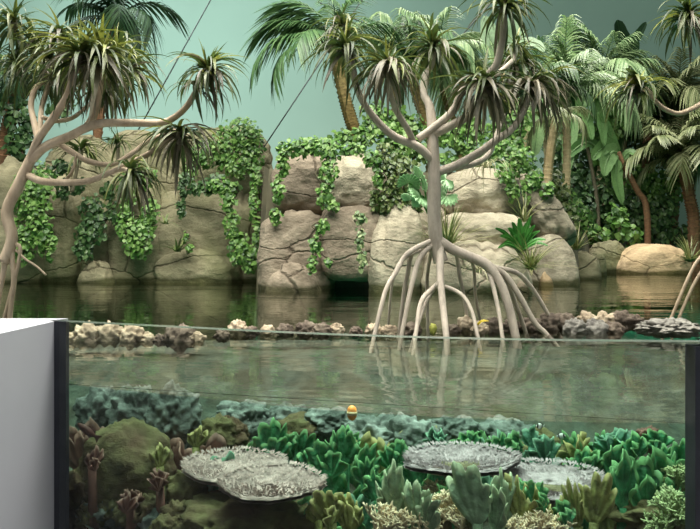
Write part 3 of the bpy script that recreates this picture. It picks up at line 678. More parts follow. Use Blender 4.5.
ringed(pole, 'trunk', [(545, 202), (548, 170), (551, 148), (556, 118)], 12.9, 5, 4.5, M['bark_pale'])
for i, a in enumerate((20, 80, 140, 200, 260, 320)): put('frond', FR['frond_olive'][i % 3], pole, P(556, 118, 12.9), (0, .2, math.radians(a)), 40 * pxm(12.9))

# ------------------------------------------------------------------ fan palm, grasses, fern
mb = MB(); nf = 15
for i in range(nf):
    a = math.radians(-145 + 290 * i / (nf - 1)); h = math.radians(290 / (nf - 1) / 2)
    pt = lambda r, an, z: Vector((math.cos(an) * r, math.sin(an) * r, z))
    b0 = len(mb.v); mb.v += [pt(.03, a, 0), pt(.84, a - h, -.05), pt(1.0, a, -.10), pt(.84, a + h, -.05), pt(.74, a, .09)]
    mb.f += [(b0, b0+1, b0+4), (b0, b0+4, b0+3), (b0+1, b0+2, b0+4), (b0+4, b0+2, b0+3)]; mb.m += [0]*4
fan_me = mb.mesh('fan_blade', M['fan'], False)
d = 9.0; fp = thing('fan_palm', P(428, 214, d), 'pale fan palm growing on the ledge behind the mangrove trunk', 'palm tree')
for i, (px, py, r) in enumerate([(421, 178, 15), (420, 197, 15), (409, 183, 13), (446, 179, 14), (446, 195, 14), (411, 200, 12), (432, 168, 13)]):
    s = spline([P(428, 214, d), P((428 + px) / 2, (214 + py) / 2 - 8, d - .05), P(px, py, d - .12)], 6); mb = MB(); mb.tube(s, .012, 5); st = mb.build('leaf_stalk', M['fern'], fp)
    c = P(px, py, d - .12)
    put('fan_leaf', fan_me, fp, c, (math.radians(-62 + 14 * (i % 3)), math.radians((-20, 15, -35, 20, 30, -15, 5)[i]), math.radians((90, 70, 130, 60, 40, 100, 90)[i] + 180)), r * pxm(d))
def grass(name, label, px, py, d, lpx, n, m, seed, spread=1.0, el=(20, 85), droop=60, group=None, wpx=1.6, azc=None):
    rnd = random.Random(seed); base = P(px, py, d); mb = MB()
    for i in range(n):
        az = rnd.uniform(0, 6.283) if azc is None else math.radians(azc) + rnd.gauss(0, .7); a0 = rnd.uniform(*el); L = lpx * pxm(d) * rnd.uniform(.65, 1.1); p = base.copy() + Vector((rnd.uniform(-.03, .03), rnd.uniform(-.03, .03), 0)); rings = []
        for j in range(6):
            t = j / 5; a = math.radians(a0 - droop * t * rnd.uniform(.9, 1.1)); dr = Vector((math.cos(a) * math.cos(az) * spread, math.cos(a) * math.sin(az) * spread, math.sin(a)))
            sd = Vector((-math.sin(az), math.cos(az), 0)) * wpx * pxm(d) * (1 - t * .9) * .5
            rings.append([p - sd, p + sd + Vector((0, 0, .002))]); p = p + dr * L / 5
        mb.quadstrip(rings, False)
    return tag(mb.build(name, M[m], None, True, base), label, 'grass', group)
grass('grass_tuft', 'spiky yellow-green grass fanning out behind the base of the mangrove trunk', 447, 248, 8.6, 50, 110, 'grass', 1, el=(15, 80), droop=25, wpx=2)
grass('grass_tuft', 'spiky grass leaning over the water beside the round boulder', 531, 270, 8.6, 46, 90, 'grass', 2, el=(5, 80), droop=35)
grass('grass_tuft', 'rusty spiky grass behind the round boulder on the shore edge', 576, 250, 12.6, 30, 60, 'grass', 3, el=(15, 85), droop=20)
grass('grass_tuft', 'pale drooping dry grass hanging over the high cracked boulder', 486, 168, 9.2, 50, 26, 'grass_pale', 4, el=(20, 60), droop=140)
grass('grass_tuft', 'pale drooping grass low on the blocky boulder behind the roots', 478, 272, 8.6, 34, 34, 'grass_pale', 5, el=(20, 70), droop=130)
grass('grass_tuft', 'dry pale grass on the ledge near the leaning boulder', 524, 222, 9.3, 34, 30, 'grass', 6, el=(40, 88), droop=30)
grass('grass_tuft', 'two-bladed looking dark tuft at the waterline of the tan cliff face', 178, 252, 12.0, 26, 16, 'ivy_olive', 7, el=(30, 75), droop=50, wpx=3)
grass('grass_tuft', 'small dark tuft beside the leaf trail on the tan cliff', 165, 224, 12.0, 22, 14, 'ivy_olive', 8, el=(10, 70), droop=50, wpx=3)
grass('grass_tuft', 'spiky shore grass in front of the warm tan boulder end', 690, 262, 17.6, 34, 50, 'grass', 9, el=(15, 85), droop=30, wpx=2.4)
def dracaena(label, px, py, d, stems, L, seed):
    t = thing('spiky_dracaena', P(px, py, d), label, 'plant')
    for k, (x, y) in enumerate(stems):
        limb(t, 'stem', [(px + k * 3, py), ((px + x) / 2, (py + y) / 2 + 3), (x, y)], d, 2.4, 1.8, M['stem'])
        rosette(t, x, y, d, L, 34, seed + k, mix=(.2, .5, .25, .05), dead=.05, yel=.0)
    return t
dracaena('dark spiky dracaena on thin stems growing on the cliff top below the forked limb', 72, 192, 11.8, [(80, 150)], 34, 380)
dracaena('small spiky dracaena on the cliff top under the long horizontal limb', 118, 165, 11.8, [(118, 143)], 26, 383)
# bird's-nest fern
d = 9.2; fn = thing('nest_fern', P(521, 250, d), 'bright green nest fern on the rock ledge below the leaning boulder', 'fern')
for i, (x, y, wv) in enumerate([(500, 236, 5), (508, 228, 5.5), (519, 218, 5.5), (527, 222, 5.5), (540, 231, 5), (546, 240, 5), (503, 244, 5), (535, 225, 5), (514, 236, 5.5), (495, 228, 4), (512, 222, 5), (524, 232, 5), (548, 246, 4.5), (498, 248, 4.5), (531, 216, 4.5)]):
    broadleaf(fn, [(521, 250), ((521 + x) / 2 + (x - 521) * .08, (250 + y) / 2 - 5), (x, y)], d - .1 * (i % 3), wv, M['fern'], name='fern_leaf', dd=-.15, roll=.5)

# ------------------------------------------------------------------ ivy and shrubs
def foliage(name, label, cat, blobs, d, leaf, m, seed, dens=4.2, group=None, stems=True, depth=.6, flat=.8):
    """blobs: (px, py, rx px, ry px[, depth offset])"""
    leaf *= .76; rnd = random.Random(seed); b0 = blobs[0]; low = max(blobs, key=lambda q: q[1] + q[3]); base = P(low[0], low[1] + low[3] * .8, d)
    t = thing(name, base, label, cat, group); mb = MB()
    for q in blobs:
        px, py, rx, ry = q[:4]; do = q[4] if len(q) > 4 else 0.0; c = P(px, py, d + do); n = int(dens * 3.1416 * rx * ry / (leaf * leaf)) + 4
        R = Vector((rx * pxm(d), min(rx, ry) * depth * pxm(d), ry * pxm(d)))
        for i in range(n):
            u = Vector((rnd.gauss(0, 1), rnd.gauss(0, 1), rnd.gauss(0, 1))).normalized() * (rnd.random() ** 0.45)
            if u.y > 0.3: u.y = -u.y
            p = c + Vector((u.x * R.x, u.y * R.y, u.z * R.z))
            nr = (u * .7 + Vector((0, -.7, .55)) + Vector((rnd.gauss(0, .45), rnd.gauss(0, .45), rnd.gauss(0, .45)))).normalized()
            dn = Vector((rnd.gauss(0, .5), -.2, -1)); dn = (dn - nr * dn.dot(nr)).normalized(); sd = dn.cross(nr)
            s = leaf * pxm(d) * rnd.uniform(.65, 1.35); k = len(mb.v)
            mb.v += [p - dn * s * .45, p - sd * s * .48 - dn * s * .2 - nr * s * .10, p - sd * s * .34 + dn * s * .22 - nr * s * .12, p + dn * s * .6 - nr * s * .08, p + sd * s * .34 + dn * s * .22 - nr * s * .12, p + sd * s * .48 - dn * s * .2 - nr * s * .10]
            mb.f += [(k, k+1, k+2, k+3), (k, k+3, k+4, k+5)]; mb.m += [0, 0]
    fo = mb.build('foliage', M[m], t, smooth=False); fo['kind'] = 'stuff'
    if stems:
        mb = MB()
        for q in blobs:
            px, py, rx, ry = q[:4]; do = q[4] if len(q) > 4 else 0.0
            for k in range(2):
                a = P(px + rnd.uniform(-.3, .3) * rx, py - ry * .6, d + do); e = P(px + rnd.uniform(-.5, .5) * rx, py + ry * .7, d + do)
                mb.tube(spline([a, a.lerp(e, .5) + Vector((rnd.gauss(0, .05), 0, 0)), e], 4), .9 * pxm(d), 5)
        mb.build('vine_stem', M['stem'], t)['kind'] = 'stuff'
    return t
IG = None
foliage('ivy_vine', 'large ivy curtain on the cliff beside the leaning tan trunk', 'ivy', [(28, 195, 18, 30), (42, 185, 14, 26), (40, 225, 14, 30), (22, 240, 14, 26), (48, 245, 9, 18)], 12.0, 5.6, 'ivy', 1)
foliage('ivy_vine', 'dark ivy clump on the cliff above the low base boulder', 'ivy', [(92, 208, 14, 16), (90, 232, 16, 18), (84, 250, 12, 14), (98, 222, 12, 14)], 12.2, 6.5, 'ivy_dark', 2)
foliage('ivy_vine', 'bright ivy curtain under the hanging dark leaf tuft on the cliff', 'ivy', [(142, 178, 16, 14), (126, 196, 10, 24), (138, 238, 18, 24), (150, 214, 10, 20), (126, 225, 10, 20)], 12.1, 5.6, 'ivy', 3)
foliage('ivy_vine', 'big rounded ivy bush crowning the right end of the tan cliff', 'ivy', [(240, 135, 22, 20), (252, 150, 14, 24), (222, 150, 18, 20), (205, 155, 16, 16), (236, 165, 20, 14), (190, 165, 9, 20)], 12.4, 5.2, 'ivy', 4)
foliage('ivy_vine', 'leafy trail hanging down the middle of the tan cliff to the water', 'ivy', [(222, 186, 18, 9), (228, 202, 9, 14), (232, 225, 9, 18), (240, 250, 13, 20), (250, 262, 9, 12)], 12.0, 5.6, 'ivy', 5)
foliage('ivy_vine', 'narrow ivy trail down the cliff edge next to the gap', 'ivy', [(256, 180, 6, 16), (254, 205, 6, 20), (258, 235, 6, 22), (254, 258, 8, 14)], 12.1, 6, 'ivy', 6)
foliage('ivy_vine', 'thin ivy strand beside the hanging dark tuft on bare tan cliff', 'ivy', [(183, 190, 5, 12), (181, 208, 5, 12), (186, 178, 8, 8)], 12.2, 6, 'ivy_dark', 7)
foliage('ivy_vine', 'dark leafy ledge plant across the upper cliff', 'ivy', [(200, 188, 20, 8), (215, 182, 14, 9), (232, 190, 10, 10)], 12.1, 7, 'ivy_dark', 8)
foliage('ivy_vine', 'small leaf trail low on the bare tan cliff face', 'ivy', [(186, 236, 4, 8), (190, 250, 4, 6)], 12.0, 6, 'ivy', 9)
foliage('ivy_vine', 'ivy mat along the top of the brown upper boulder and down its left side', 'ivy', [(300, 148, 24, 11), (283, 160, 8, 20), (278, 190, 7, 16), (276, 216, 7, 10), (318, 145, 18, 10)], 9.7, 5.8, 'ivy', 10)
foliage('ivy_vine', 'ivy curtain falling between the brown and the pale upper boulders', 'ivy', [(330, 150, 16, 12), (328, 172, 11, 18), (324, 195, 9, 14), (332, 205, 8, 8)], 9.55, 5.8, 'ivy', 11)
foliage('ivy_vine', 'mixed ivy with yellowing leaves right of the pale upper boulder', 'ivy', [(385, 160, 16, 18), (400, 175, 22, 22), (390, 200, 18, 18), (412, 205, 12, 18), (375, 200, 6, 14)], 9.6, 6, 'ivy_olive', 12)
foliage('ivy_vine', 'ivy strand trailing over the broad brown boulder left of the cave', 'ivy', [(322, 226, 8, 9), (316, 245, 7, 14), (312, 265, 5, 10), (328, 262, 4, 6)], 9.2, 6, 'ivy', 13)
foliage('ivy_vine', 'pale variegated ivy strand hanging above the cave', 'ivy', [(360, 218, 7, 9), (360, 238, 5, 14), (362, 260, 5, 12)], 9.2, 6, 'ivy_pale', 14)
foliage('shrub', 'leafy shrub at the foot of the ringed golden palm trunk', 'shrub', [(360, 138, 18, 12), (385, 132, 20, 14), (375, 112, 16, 12), (402, 140, 16, 12), (340, 138, 14, 9)], 10.8, 6.5, 'ivy', 15)
foliage('shrub', 'bright shrub filling the gap right of the mangrove trunk above the pale boulder', 'shrub', [(455, 140, 16, 16), (470, 150, 16, 14), (480, 132, 14, 14), (448, 160, 10, 10), (500, 150, 16, 14)], 11.0, 6, 'ivy', 16)
foliage('shrub', 'light ground-cover shrub spilling over the right end of the high boulder', 'shrub', [(508, 172, 14, 14), (522, 160, 16, 14), (530, 180, 10, 14), (512, 190, 8, 12)], 9.9, 6, 'ivy', 17)
SG = 'dense shrubs on the far right bank'
for i, (lab, bl, d, lf, m) in enumerate([
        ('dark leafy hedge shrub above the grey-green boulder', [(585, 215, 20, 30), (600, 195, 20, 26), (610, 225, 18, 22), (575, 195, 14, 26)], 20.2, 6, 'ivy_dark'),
        ('dark shrub over the tan boulder between banana stem and red trunk', [(640, 225, 20, 22), (660, 230, 20, 18), (630, 205, 18, 20), (662, 210, 16, 20), (682, 236, 14, 14)], 20.4, 6, 'ivy_dark'),
        ('olive shrub high on the far bank under the thin curved branch', [(650, 135, 22, 18), (668, 150, 22, 20), (640, 160, 18, 22), (690, 150, 14, 24), (632, 125, 14, 16)], 22.4, 6.5, 'ivy_olive'),
        ('small-leaved shrub behind the rusty spiky grass', [(562, 205, 12, 24), (555, 185, 12, 20), (572, 230, 10, 16)], 13.6, 6, 'ivy_olive'),
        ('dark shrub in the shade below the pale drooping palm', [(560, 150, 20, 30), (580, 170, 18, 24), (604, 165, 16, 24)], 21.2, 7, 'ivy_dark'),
        ('bright leafed plant beside the tan boulder under the banana stem', [(632, 236, 10, 12), (622, 228, 8, 12)], 19.3, 9, 'ivy'),
        ('dark shrub behind the banana plant with torn leaves', [(525, 130, 20, 24), (545, 110, 18, 22), (510, 110, 16, 20)], 15.0, 7.5, 'ivy_olive')]):
    foliage('shrub', lab, 'shrub', bl, d, lf, m, 60 + i, group=SG, depth=.9)
for i, (lab, bl, d, lf, m) in enumerate([
        ('mid-green shrub on the bank under the large pale arching palm', [(590, 130, 20, 22), (612, 120, 18, 22), (575, 118, 16, 18), (600, 150, 18, 18)], 20.7, 7, 'ivy'),
        ('mid-green shrub between the banana stem and the olive palms', [(650, 185, 18, 22), (632, 180, 14, 18), (668, 190, 16, 20), (646, 205, 16, 14)], 20.9, 6.5, 'ivy'),
        ('light shrub against the wall above the thin curved branch', [(668, 105, 22, 18), (690, 112, 14, 22), (645, 110, 14, 14), (680, 85, 14, 14)], 22.8, 6.5, 'ivy_olive'),
        ('pale-leaved shrub right of the leaning boulder', [(566, 200, 10, 16), (576, 212, 10, 16), (586, 222, 9, 14)], 15.6, 6.5, 'ivy'),
        ('small shrub low on the shore right of the rusty grass', [(590, 232, 12, 12), (604, 236, 10, 9), (616, 215, 12, 14)], 19.6, 6, 'ivy')]):
    foliage('shrub', lab, 'shrub', bl, d, lf, m, 90 + i, group=SG, depth=.9)
foliage('shrub', 'bright leafy shrub band behind the pale upper boulder and mangrove fork', 'shrub', [(395, 118, 16, 14), (412, 128, 16, 16), (372, 126, 14, 12), (440, 130, 14, 18), (420, 150, 16, 14), (400, 152, 14, 10)], 11.4, 6.5, 'ivy', 97)
foliage('shrub', 'leafy shrub behind the lowest right-hand mangrove branch', 'shrub', [(470, 125, 14, 14), (500, 128, 16, 16), (520, 120, 14, 18), (486, 160, 18, 10), (516, 146, 14, 12)], 11.8, 6.5, 'ivy', 98)
foliage('ivy_vine', 'ivy spilling over the top of the cliff under the lowest bare limb', 'ivy', [(60, 168, 14, 10), (78, 186, 10, 10), (64, 190, 9, 12), (108, 190, 8, 12), (112, 210, 6, 14)], 12.2, 6.5, 'ivy_dark', 110)
foliage('ivy_vine', 'thin leafy fringe along the brow of the pale rounded upper boulder', 'ivy', [(352, 150, 14, 8), (372, 158, 10, 10), (378, 178, 6, 12)], 9.5, 6, 'ivy', 111)
foliage('ivy_vine', 'creeper over the shoulder of the tall leaning boulder', 'ivy', [(536, 178, 10, 10), (548, 190, 8, 10), (524, 196, 7, 12)], 11.6, 6, 'ivy', 112)
foliage('shrub', 'dark broad-leaved shrub behind the forked limbs at the cliff top', 'shrub', [(16, 115, 16, 24), (30, 130, 12, 18), (18, 145, 14, 18), (60, 108, 14, 12)], 13.2, 9, 'ivy_dark', 80)
foliage('shrub', 'leafy dark tree top behind the far left strap-leaf crowns', 'shrub', [(12, 70, 16, 22), (38, 80, 16, 16), (20, 95, 14, 14)], 14.0, 9, 'ivy_dark', 81)

# ------------------------------------------------------------------ cables
def cable(label, a, e, d0, d1):
    mb = MB(); mb.tube([P(*a, d0), P(*e, d1)], 0.014, 6); tag(mb.build('support_cable', M['cable'], None, True, P(*a, d0)), label, 'cable', 'steel cables over the planting')
cable('thin dark cable slanting down to the cliff top past the long limb', (214, -6), (126, 152), 15.0, 13.6)
cable('thin cable slanting down into the gap beside the cliff ivy bush', (366, -6), (262, 150), 15.0, 12.8)
cable('thin cable crossing down rightwards behind the left palm crown', (318, 2), (400, 40), 14.0, 14.0)
cable('thin cable slanting behind the mangrove crowns towards the topmost crown', (492, 2), (440, 60), 14.0, 14.0)

# ------------------------------------------------------------------ reef life
def reefrock(label, px, py, rx, ry, d, m, seed, cat='reef rock', group=None, name='reef_rock', **kw):
    c = P(px, py, d); c.z = min(c.z, .97 - ry * pxm(d)); mb = rockmesh(c, (rx * pxm(d), rx * pxm(d) * .7, ry * pxm(d)), seed, **{**dict(p=2.2, amp=.35, cracks=0, vcr=0, freq=2.0, rough=.12, sub=5), **kw})
    return tag(mb.build(name, m, None, True, (c.x, c.y, c.z - ry * pxm(d))), label, cat, group)
TG = 'pale teal reef rocks under the waterline'
for i, (px, py, rx, ry, d) in enumerate([(100, 415, 22, 26, 3.2), (135, 412, 22, 26, 3.15), (172, 420, 26, 32, 3.0), (240, 420, 26, 18, 3.2), (285, 425, 24, 20, 3.2), (375, 440, 30, 24, 2.95), (410, 445, 30, 26, 2.9), (455, 435, 26, 18, 3.05), (505, 437, 28, 18, 3.05), (330, 425, 24, 16, 3.15)]):
    reefrock('pale teal encrusted reef rock just below the waterline', px, py, rx, ry, d, M['reef_teal'], 400 + i, group=TG)
reefrock('large brown dome coral low beside the dark seal strip', 128, 475, 46, 52, 2.75, M['dome'], 420, 'coral', name='dome_coral', amp=.12, rough=.06)
reefrock('dark brown mound under the stacked coral plates', 250, 530, 80, 34, 2.55, M['dome'], 421, 'reef rock', amp=.2)
reefrock('dark reddish lump high in the green coral thicket near the frame post', 648, 440, 12, 13, 2.75, M['lc_brown'], 422, 'coral', name='lump_coral')
reefrock('dark rock lump behind the stacked coral plates', 225, 440, 22, 22, 2.95, M['dome'], 423)
reefrock('brown lump low by the dark seal strip', 86, 500, 22, 34, 2.7, M['dome'], 424)
reefrock('mottled brown rock under the green coral thicket by the frame post', 650, 515, 36, 20, 2.3, M['dome'], 425)
reefrock('brown reef rock between the stacked plates and the olive lobed corals', 190, 500, 24, 30, 2.7, M['dome'], 426)

TL = .20
def plate(label, tiers, d, mats, seed):
    px, py = (tiers[-1][0] + tiers[-1][1]) / 2, tiers[-1][3]
    base = P(px, py, d); base.z = reefz(base.x, base.y)
    t = thing('plate_coral', base, label, 'coral'); rnd = random.Random(seed)
    for k, (x0, x1, y0, y1, dd) in enumerate(tiers):
        dk = d + dd; c = P((x0 + x1) / 2, (y0 + y1) / 2, dk); rx = (x1 - x0) / 2 * pxm(dk); elev = (c.z - EYE) / dk
        ry = (y1 - y0) / 2 * pxm(dk) / (abs(elev) + TL) * .95
        mb = MB(); NA, NR = 72, 8; rows_t = []; rows_b = []
        def rim(a): return 1 + .10 * noise.noise(Vector((math.cos(a) * 1.6, math.sin(a) * 1.6, seed + k))) + .05 * noise.noise(Vector((math.cos(a) * 6, math.sin(a) * 6, seed))) 
        for r in range(NR + 1):
            f = r / NR; row = []; rowb = []
            for j in range(NA):
                a = 6.28318 * j / NA; R_ = rim(a) * f; jag = (1 + .05 * rnd.random()) if r == NR else 1
                x = c.x + math.cos(a) * rx * R_ * jag; y = c.y + math.sin(a) * ry * R_ * jag; z = c.z + TL * (y - c.y) + .008 * f * f + .012 * noise.noise(Vector((x * 9, y * 9, seed)))
                row.append(Vector((x, y, z))); rowb.append(Vector((x, y, z - .028 * (1 - f * .6) - (1 - f) * .02)))
            rows_t.append(row); rows_b.append(rowb)
        mb.quadstrip(rows_b[::-1] + rows_t, True)
        pl = mb.build('plate', M[mats[k]], t)
        nb = MB()                                   # short polyp nubs over the plate and its rim
        for i in range(1500):
            a = rnd.uniform(0, 6.283); f = math.sqrt(rnd.random()) if i < 1150 else rnd.uniform(.95, 1.02); R_ = rim(a) * f
            x = c.x + math.cos(a) * rx * R_; y = c.y + math.sin(a) * ry * R_; z = c.z + TL * (y - c.y) + .02 * f * f
            o_ = Vector((math.cos(a), math.sin(a), 0)) * (.012 if f > .94 else .003); s = .0034; b0 = len(nb.v)
            nb.v += [Vector((x - s, y - s, z)), Vector((x + s, y - s, z)), Vector((x, y + s, z)), Vector((x, y, z + rnd.uniform(.004, .008))) + o_]
            nb.f += [(b0, b0+1, b0+3), (b0+1, b0+2, b0+3), (b0+2, b0, b0+3)]; nb.m += [0]*3
        po = nb.build('polyps', M[mats[k]], pl, smooth=False); po['kind'] = 'stuff'
    mb = MB(); top = P((tiers[-1][0] + tiers[-1][1]) / 2, (tiers[-1][2] + tiers[-1][3]) / 2, d)
    top.z = min(P(0, (q[2] + q[3]) / 2, d + q[4]).z for q in tiers)
    mb.tube([Vector((top.x, top.y, base.z - .05)), Vector((top.x, top.y, (base.z + top.z) / 2)), top], [.06, .04, .07], 10); mb.build('stalk', M['coral_olive'], t)
    return t
plate('pale pinkish-grey two-tier plate coral on the brown mound', [(183, 286, 451, 484, .10), (219, 321, 465, 503, -.09)], 2.55, ['coral_plate', 'coral_plate'], 3)
plate('grey plate coral fanning out behind the pale lobed corals', [(403, 518, 447, 476, 0)], 2.42, ['coral_plate_grey'], 5)
plate('grey plate coral beside the striped fish and green thicket', [(492, 606, 463, 502, 0)], 2.36, ['coral_plate_grey'], 8)

def wline(px):
    K = [(0, 379), (66, 384.5), (180, 396), (340, 411), (515, 420.5), (684, 424), (900, 425)]
    for (xa, ya), (xb, yb) in zip(K, K[1:]):
        if px <= xb: return ya + (yb - ya) * (px - xa) / (xb - xa)
def lobecoral(label, px, py, h, wd, d, m, seed, group, seat=False):
    """upright leafy coral: short stalk fanning into thin, ruffled, lobed blades with a paler growing rim"""
    rnd = random.Random(seed); base = P(px, py, d)
    H = h * pxm(d); Wd = wd * pxm(d) / 2
    if seat: base.z = reefz(base.x, base.y)
    H = min(H, (EYE - (wline(px) - HZ + 6) / F * (d - .05) - base.z) * .93)
    if H < .04: return None
    t = thing('leaf_coral', base, label, 'coral', group); nb = rnd.choice((2, 3, 3))
    for k in range(nb):
        ph = rnd.uniform(-.55, .55) if k == 0 else rnd.uniform(-1.2, 1.2); yo = (0, .035, -.03)[k]; lobes = rnd.randint(3, 5); off = rnd.uniform(0, 3); sc_ = rnd.uniform(.62, .9) if k else 1.0
        cx = rnd.uniform(-.5, .5) * Wd if k else 0; lean = rnd.uniform(-.25, .25)
        depth = [rnd.uniform(.22, .5) for _ in range(12)]
        mb = MB(); NA, NR = 44, 7
        def pt(a, f, sidev):
            u = (a + 1.5) / 3.0 * lobes; kk = int(u) % 12; fr = u - int(u)
            notch = 1 - abs(math.sin(math.pi * fr)) ** .32
            R_ = f * (1 - depth[kk] * notch * f ** 1.5) * (.86 + .28 * noise.noise(Vector((off + int(u + .5) * .7, seed, k))))
            x = math.sin(a) * Wd * R_ * sc_ * 1.2; z = H * sc_ * (math.cos(a * .8) * R_ + .05); x += lean * z
            cup = .15 * Wd * (x / max(Wd, .001)) ** 2 + f * f * .011 * math.sin(a * 9 + off) - .04 * H * f; th = .0048 * (1.3 - f * .7) * sidev
            c_, s_ = math.cos(ph), math.sin(ph); y = cup + th
            return base + Vector((x * c_ - y * s_ + cx, x * s_ + y * c_ + yo, z))
        A = [-1.5 + 3.0 * j / (NA - 1) for j in range(NA)]
        front = [[pt(a, max(.05, r / NR), -1) for a in A] for r in range(NR + 1)]
        back = [[pt(a, max(.05, r / NR), 1) for a in A] for r in range(NR + 1)]
        mb.quadstrip(front + back[::-1], False)
        mb.m = [1 if (q // (NA - 1)) in (NR - 1, NR, NR + 1) else 0 for q in range(len(mb.f))]
        mb.build('blade', [M[m], M[m + '_rim']], t)
    mb = MB(); lo = Vector((base.x, base.y + .02, min(base.z - .03, reefz(base.x, base.y) - .02))); mb.tube([lo, base.lerp(lo, .5), base + Vector((0, 0, H * .12))], [.03, .018, .016], 8); mb.build('stalk', M[m], t)
    return t
for nm, c_ in (('lc_green', (.11, .27, .10)), ('lc_teal', (.15, .31, .20)), ('lc_pale', (.31, .37, .23)), ('lc_olive', (.31, .29, .11)), ('lc_brown', (.22, .12, .09))): M[nm + '_rim'] = plain(nm + '_rim', c_, .7, 20, .35)
LC = [('lc_green', 'vivid green lobed leaf coral behind the stacked plates', 'green leaf corals by the stacked plates', [(272, 462, 46, 48, 2.8), (322, 478, 42, 44, 2.75), (300, 462, 36, 36, 2.9), (345, 470, 46, 40, 2.72)]),
      ('lc_green', 'dark green lobed leaf coral below the orange glint', 'dark green corals in the middle', [(365, 485, 44, 34, 2.65), (378, 505, 40, 36, 2.5), (352, 455, 30, 28, 2.85), (398, 470, 34, 30, 2.75)]),
      ('lc_olive', 'olive lobed coral at the rim of the stacked plates', 'olive corals by the plates', [(332, 528, 42, 36, 2.35), (352, 535, 50, 30, 2.4), (318, 520, 24, 24, 2.45)]),
      ('lc_olive', 'small olive lobed coral on dark rock near the dome coral', 'olive corals by the dome', [(196, 450, 26, 22, 2.8), (160, 470, 30, 22, 2.65)]),
      ('lc_pale', 'pale grey-green forked leaf coral in front of the grey plate', 'pale forked corals', [(394, 522, 62, 34, 2.28), (420, 535, 62, 36, 2.22), (478, 532, 74, 46, 2.16), (500, 535, 72, 34, 2.2)]),
      ('lc_green', 'green lobed coral peeping out under the grey plates', 'green corals under the plates', [(450, 512, 38, 28, 2.35), (536, 512, 36, 26, 2.22), (566, 528, 32, 24, 2.2)]),
      ('lc_olive', 'olive-brown lobed coral before the plate near the frame post', 'olive corals near the post', [(522, 528, 56, 40, 2.2), (594, 530, 66, 34, 2.16), (578, 534, 60, 24, 2.2), (540, 520, 34, 24, 2.24)]),
      ('lc_teal', 'round teal leaf coral behind the grey plates', 'teal corals behind the plates', [(546, 470, 40, 42, 2.6), (440, 455, 32, 26, 2.75), (532, 450, 24, 26, 2.8), (616, 452, 28, 40, 2.65)]),
      ('lc_green', 'vivid green leaf coral behind the gap between the grey plates', 'green corals behind the plates', [(498, 460, 30, 34, 2.7), (516, 464, 34, 26, 2.65), (582, 482, 40, 34, 2.5), (470, 452, 24, 28, 2.85)]),
      ('lc_green', 'tall green finger-lobed coral in the thicket by the frame post', 'green thicket by the frame post', [(622, 515, 66, 34, 2.28), (640, 518, 74, 50, 2.3), (662, 510, 72, 46, 2.35), (612, 485, 44, 40, 2.5), (678, 478, 44, 34, 2.45), (632, 462, 36, 34, 2.6), (660, 450, 28, 30, 2.7), (602, 460, 30, 30, 2.7), (676, 512, 40, 26, 2.3)]),
      ('lc_brown', 'reddish-brown leaf coral beside the dome coral', 'reddish corals by the dome', [(160, 490, 24, 24, 2.58), (130, 512, 26, 26, 2.56), (92, 470, 24, 20, 2.62)])]
k = 0
for m, lab, grp, items in LC:
    for it in items: lobecoral(lab, *it, m, 500 + k, grp); k += 1

rf = random.Random(77)
for q, (px, d, r, mm) in enumerate([(84, 2.70, .06, 'dome'), (112, 2.66, .055, 'dome'), (150, 2.62, .06, 'dome'), (100, 2.80, .06, 'reef_teal'), (176, 2.56, .055, 'dome'), (130, 2.60, .05, 'dome'), (205, 2.50, .05, 'dome'), (165, 2.50, .05, 'dome')]):
    c = P(px, 400, d); c.z = reefz(c.x, c.y) + r * .5
    mb = rockmesh(c, (r, r * .8, r), 860 + q, p=2.1, amp=.4, cracks=0, vcr=0, sub=4, freq=2.0, rough=.16)
    tag(mb.build('reef_rock', M[mm], None, True, (c.x, c.y, c.z - r)), 'knobbly dark reef rock at the foot of the dome coral', 'reef rock', 'rocks at the foot of the dome')
FILL = [('lc_green', 'dark green leafy coral on the reef slope', 'background green leaf corals', (250, 685), 26), ('lc_teal', 'teal leafy coral on the reef slope', 'background teal leaf corals', (200, 640), 9),
        ('lc_olive', 'olive leafy coral on the reef slope', 'background olive leaf corals', (330, 690), 8), ('lc_brown', 'reddish-brown leafy coral beside the dome coral', 'reddish corals by the dome', (75, 215), 7)]
for m, lab, grp, (xa, xb), cnt in FILL:
    for q in range(cnt):
        d = rf.uniform(2.5, 2.95) if m != 'lc_brown' else rf.uniform(2.72, 2.9)
        px = xa + (xb - xa) * (q + rf.uniform(.1, .9)) / cnt
        zn = '' if m == 'lc_brown' else ', near the stacked pale plates' if px < 345 else ', between the pale and grey plates' if px < 410 else ', round the large grey plate' if px < 520 else ', round the grey plate beside the green thicket' if px < 605 else ', close to the dark frame post'
        lobecoral(lab + zn, px, 470, rf.uniform(44, 66), rf.uniform(38, 56), d, m, 700 + k, grp + zn, True); k += 1
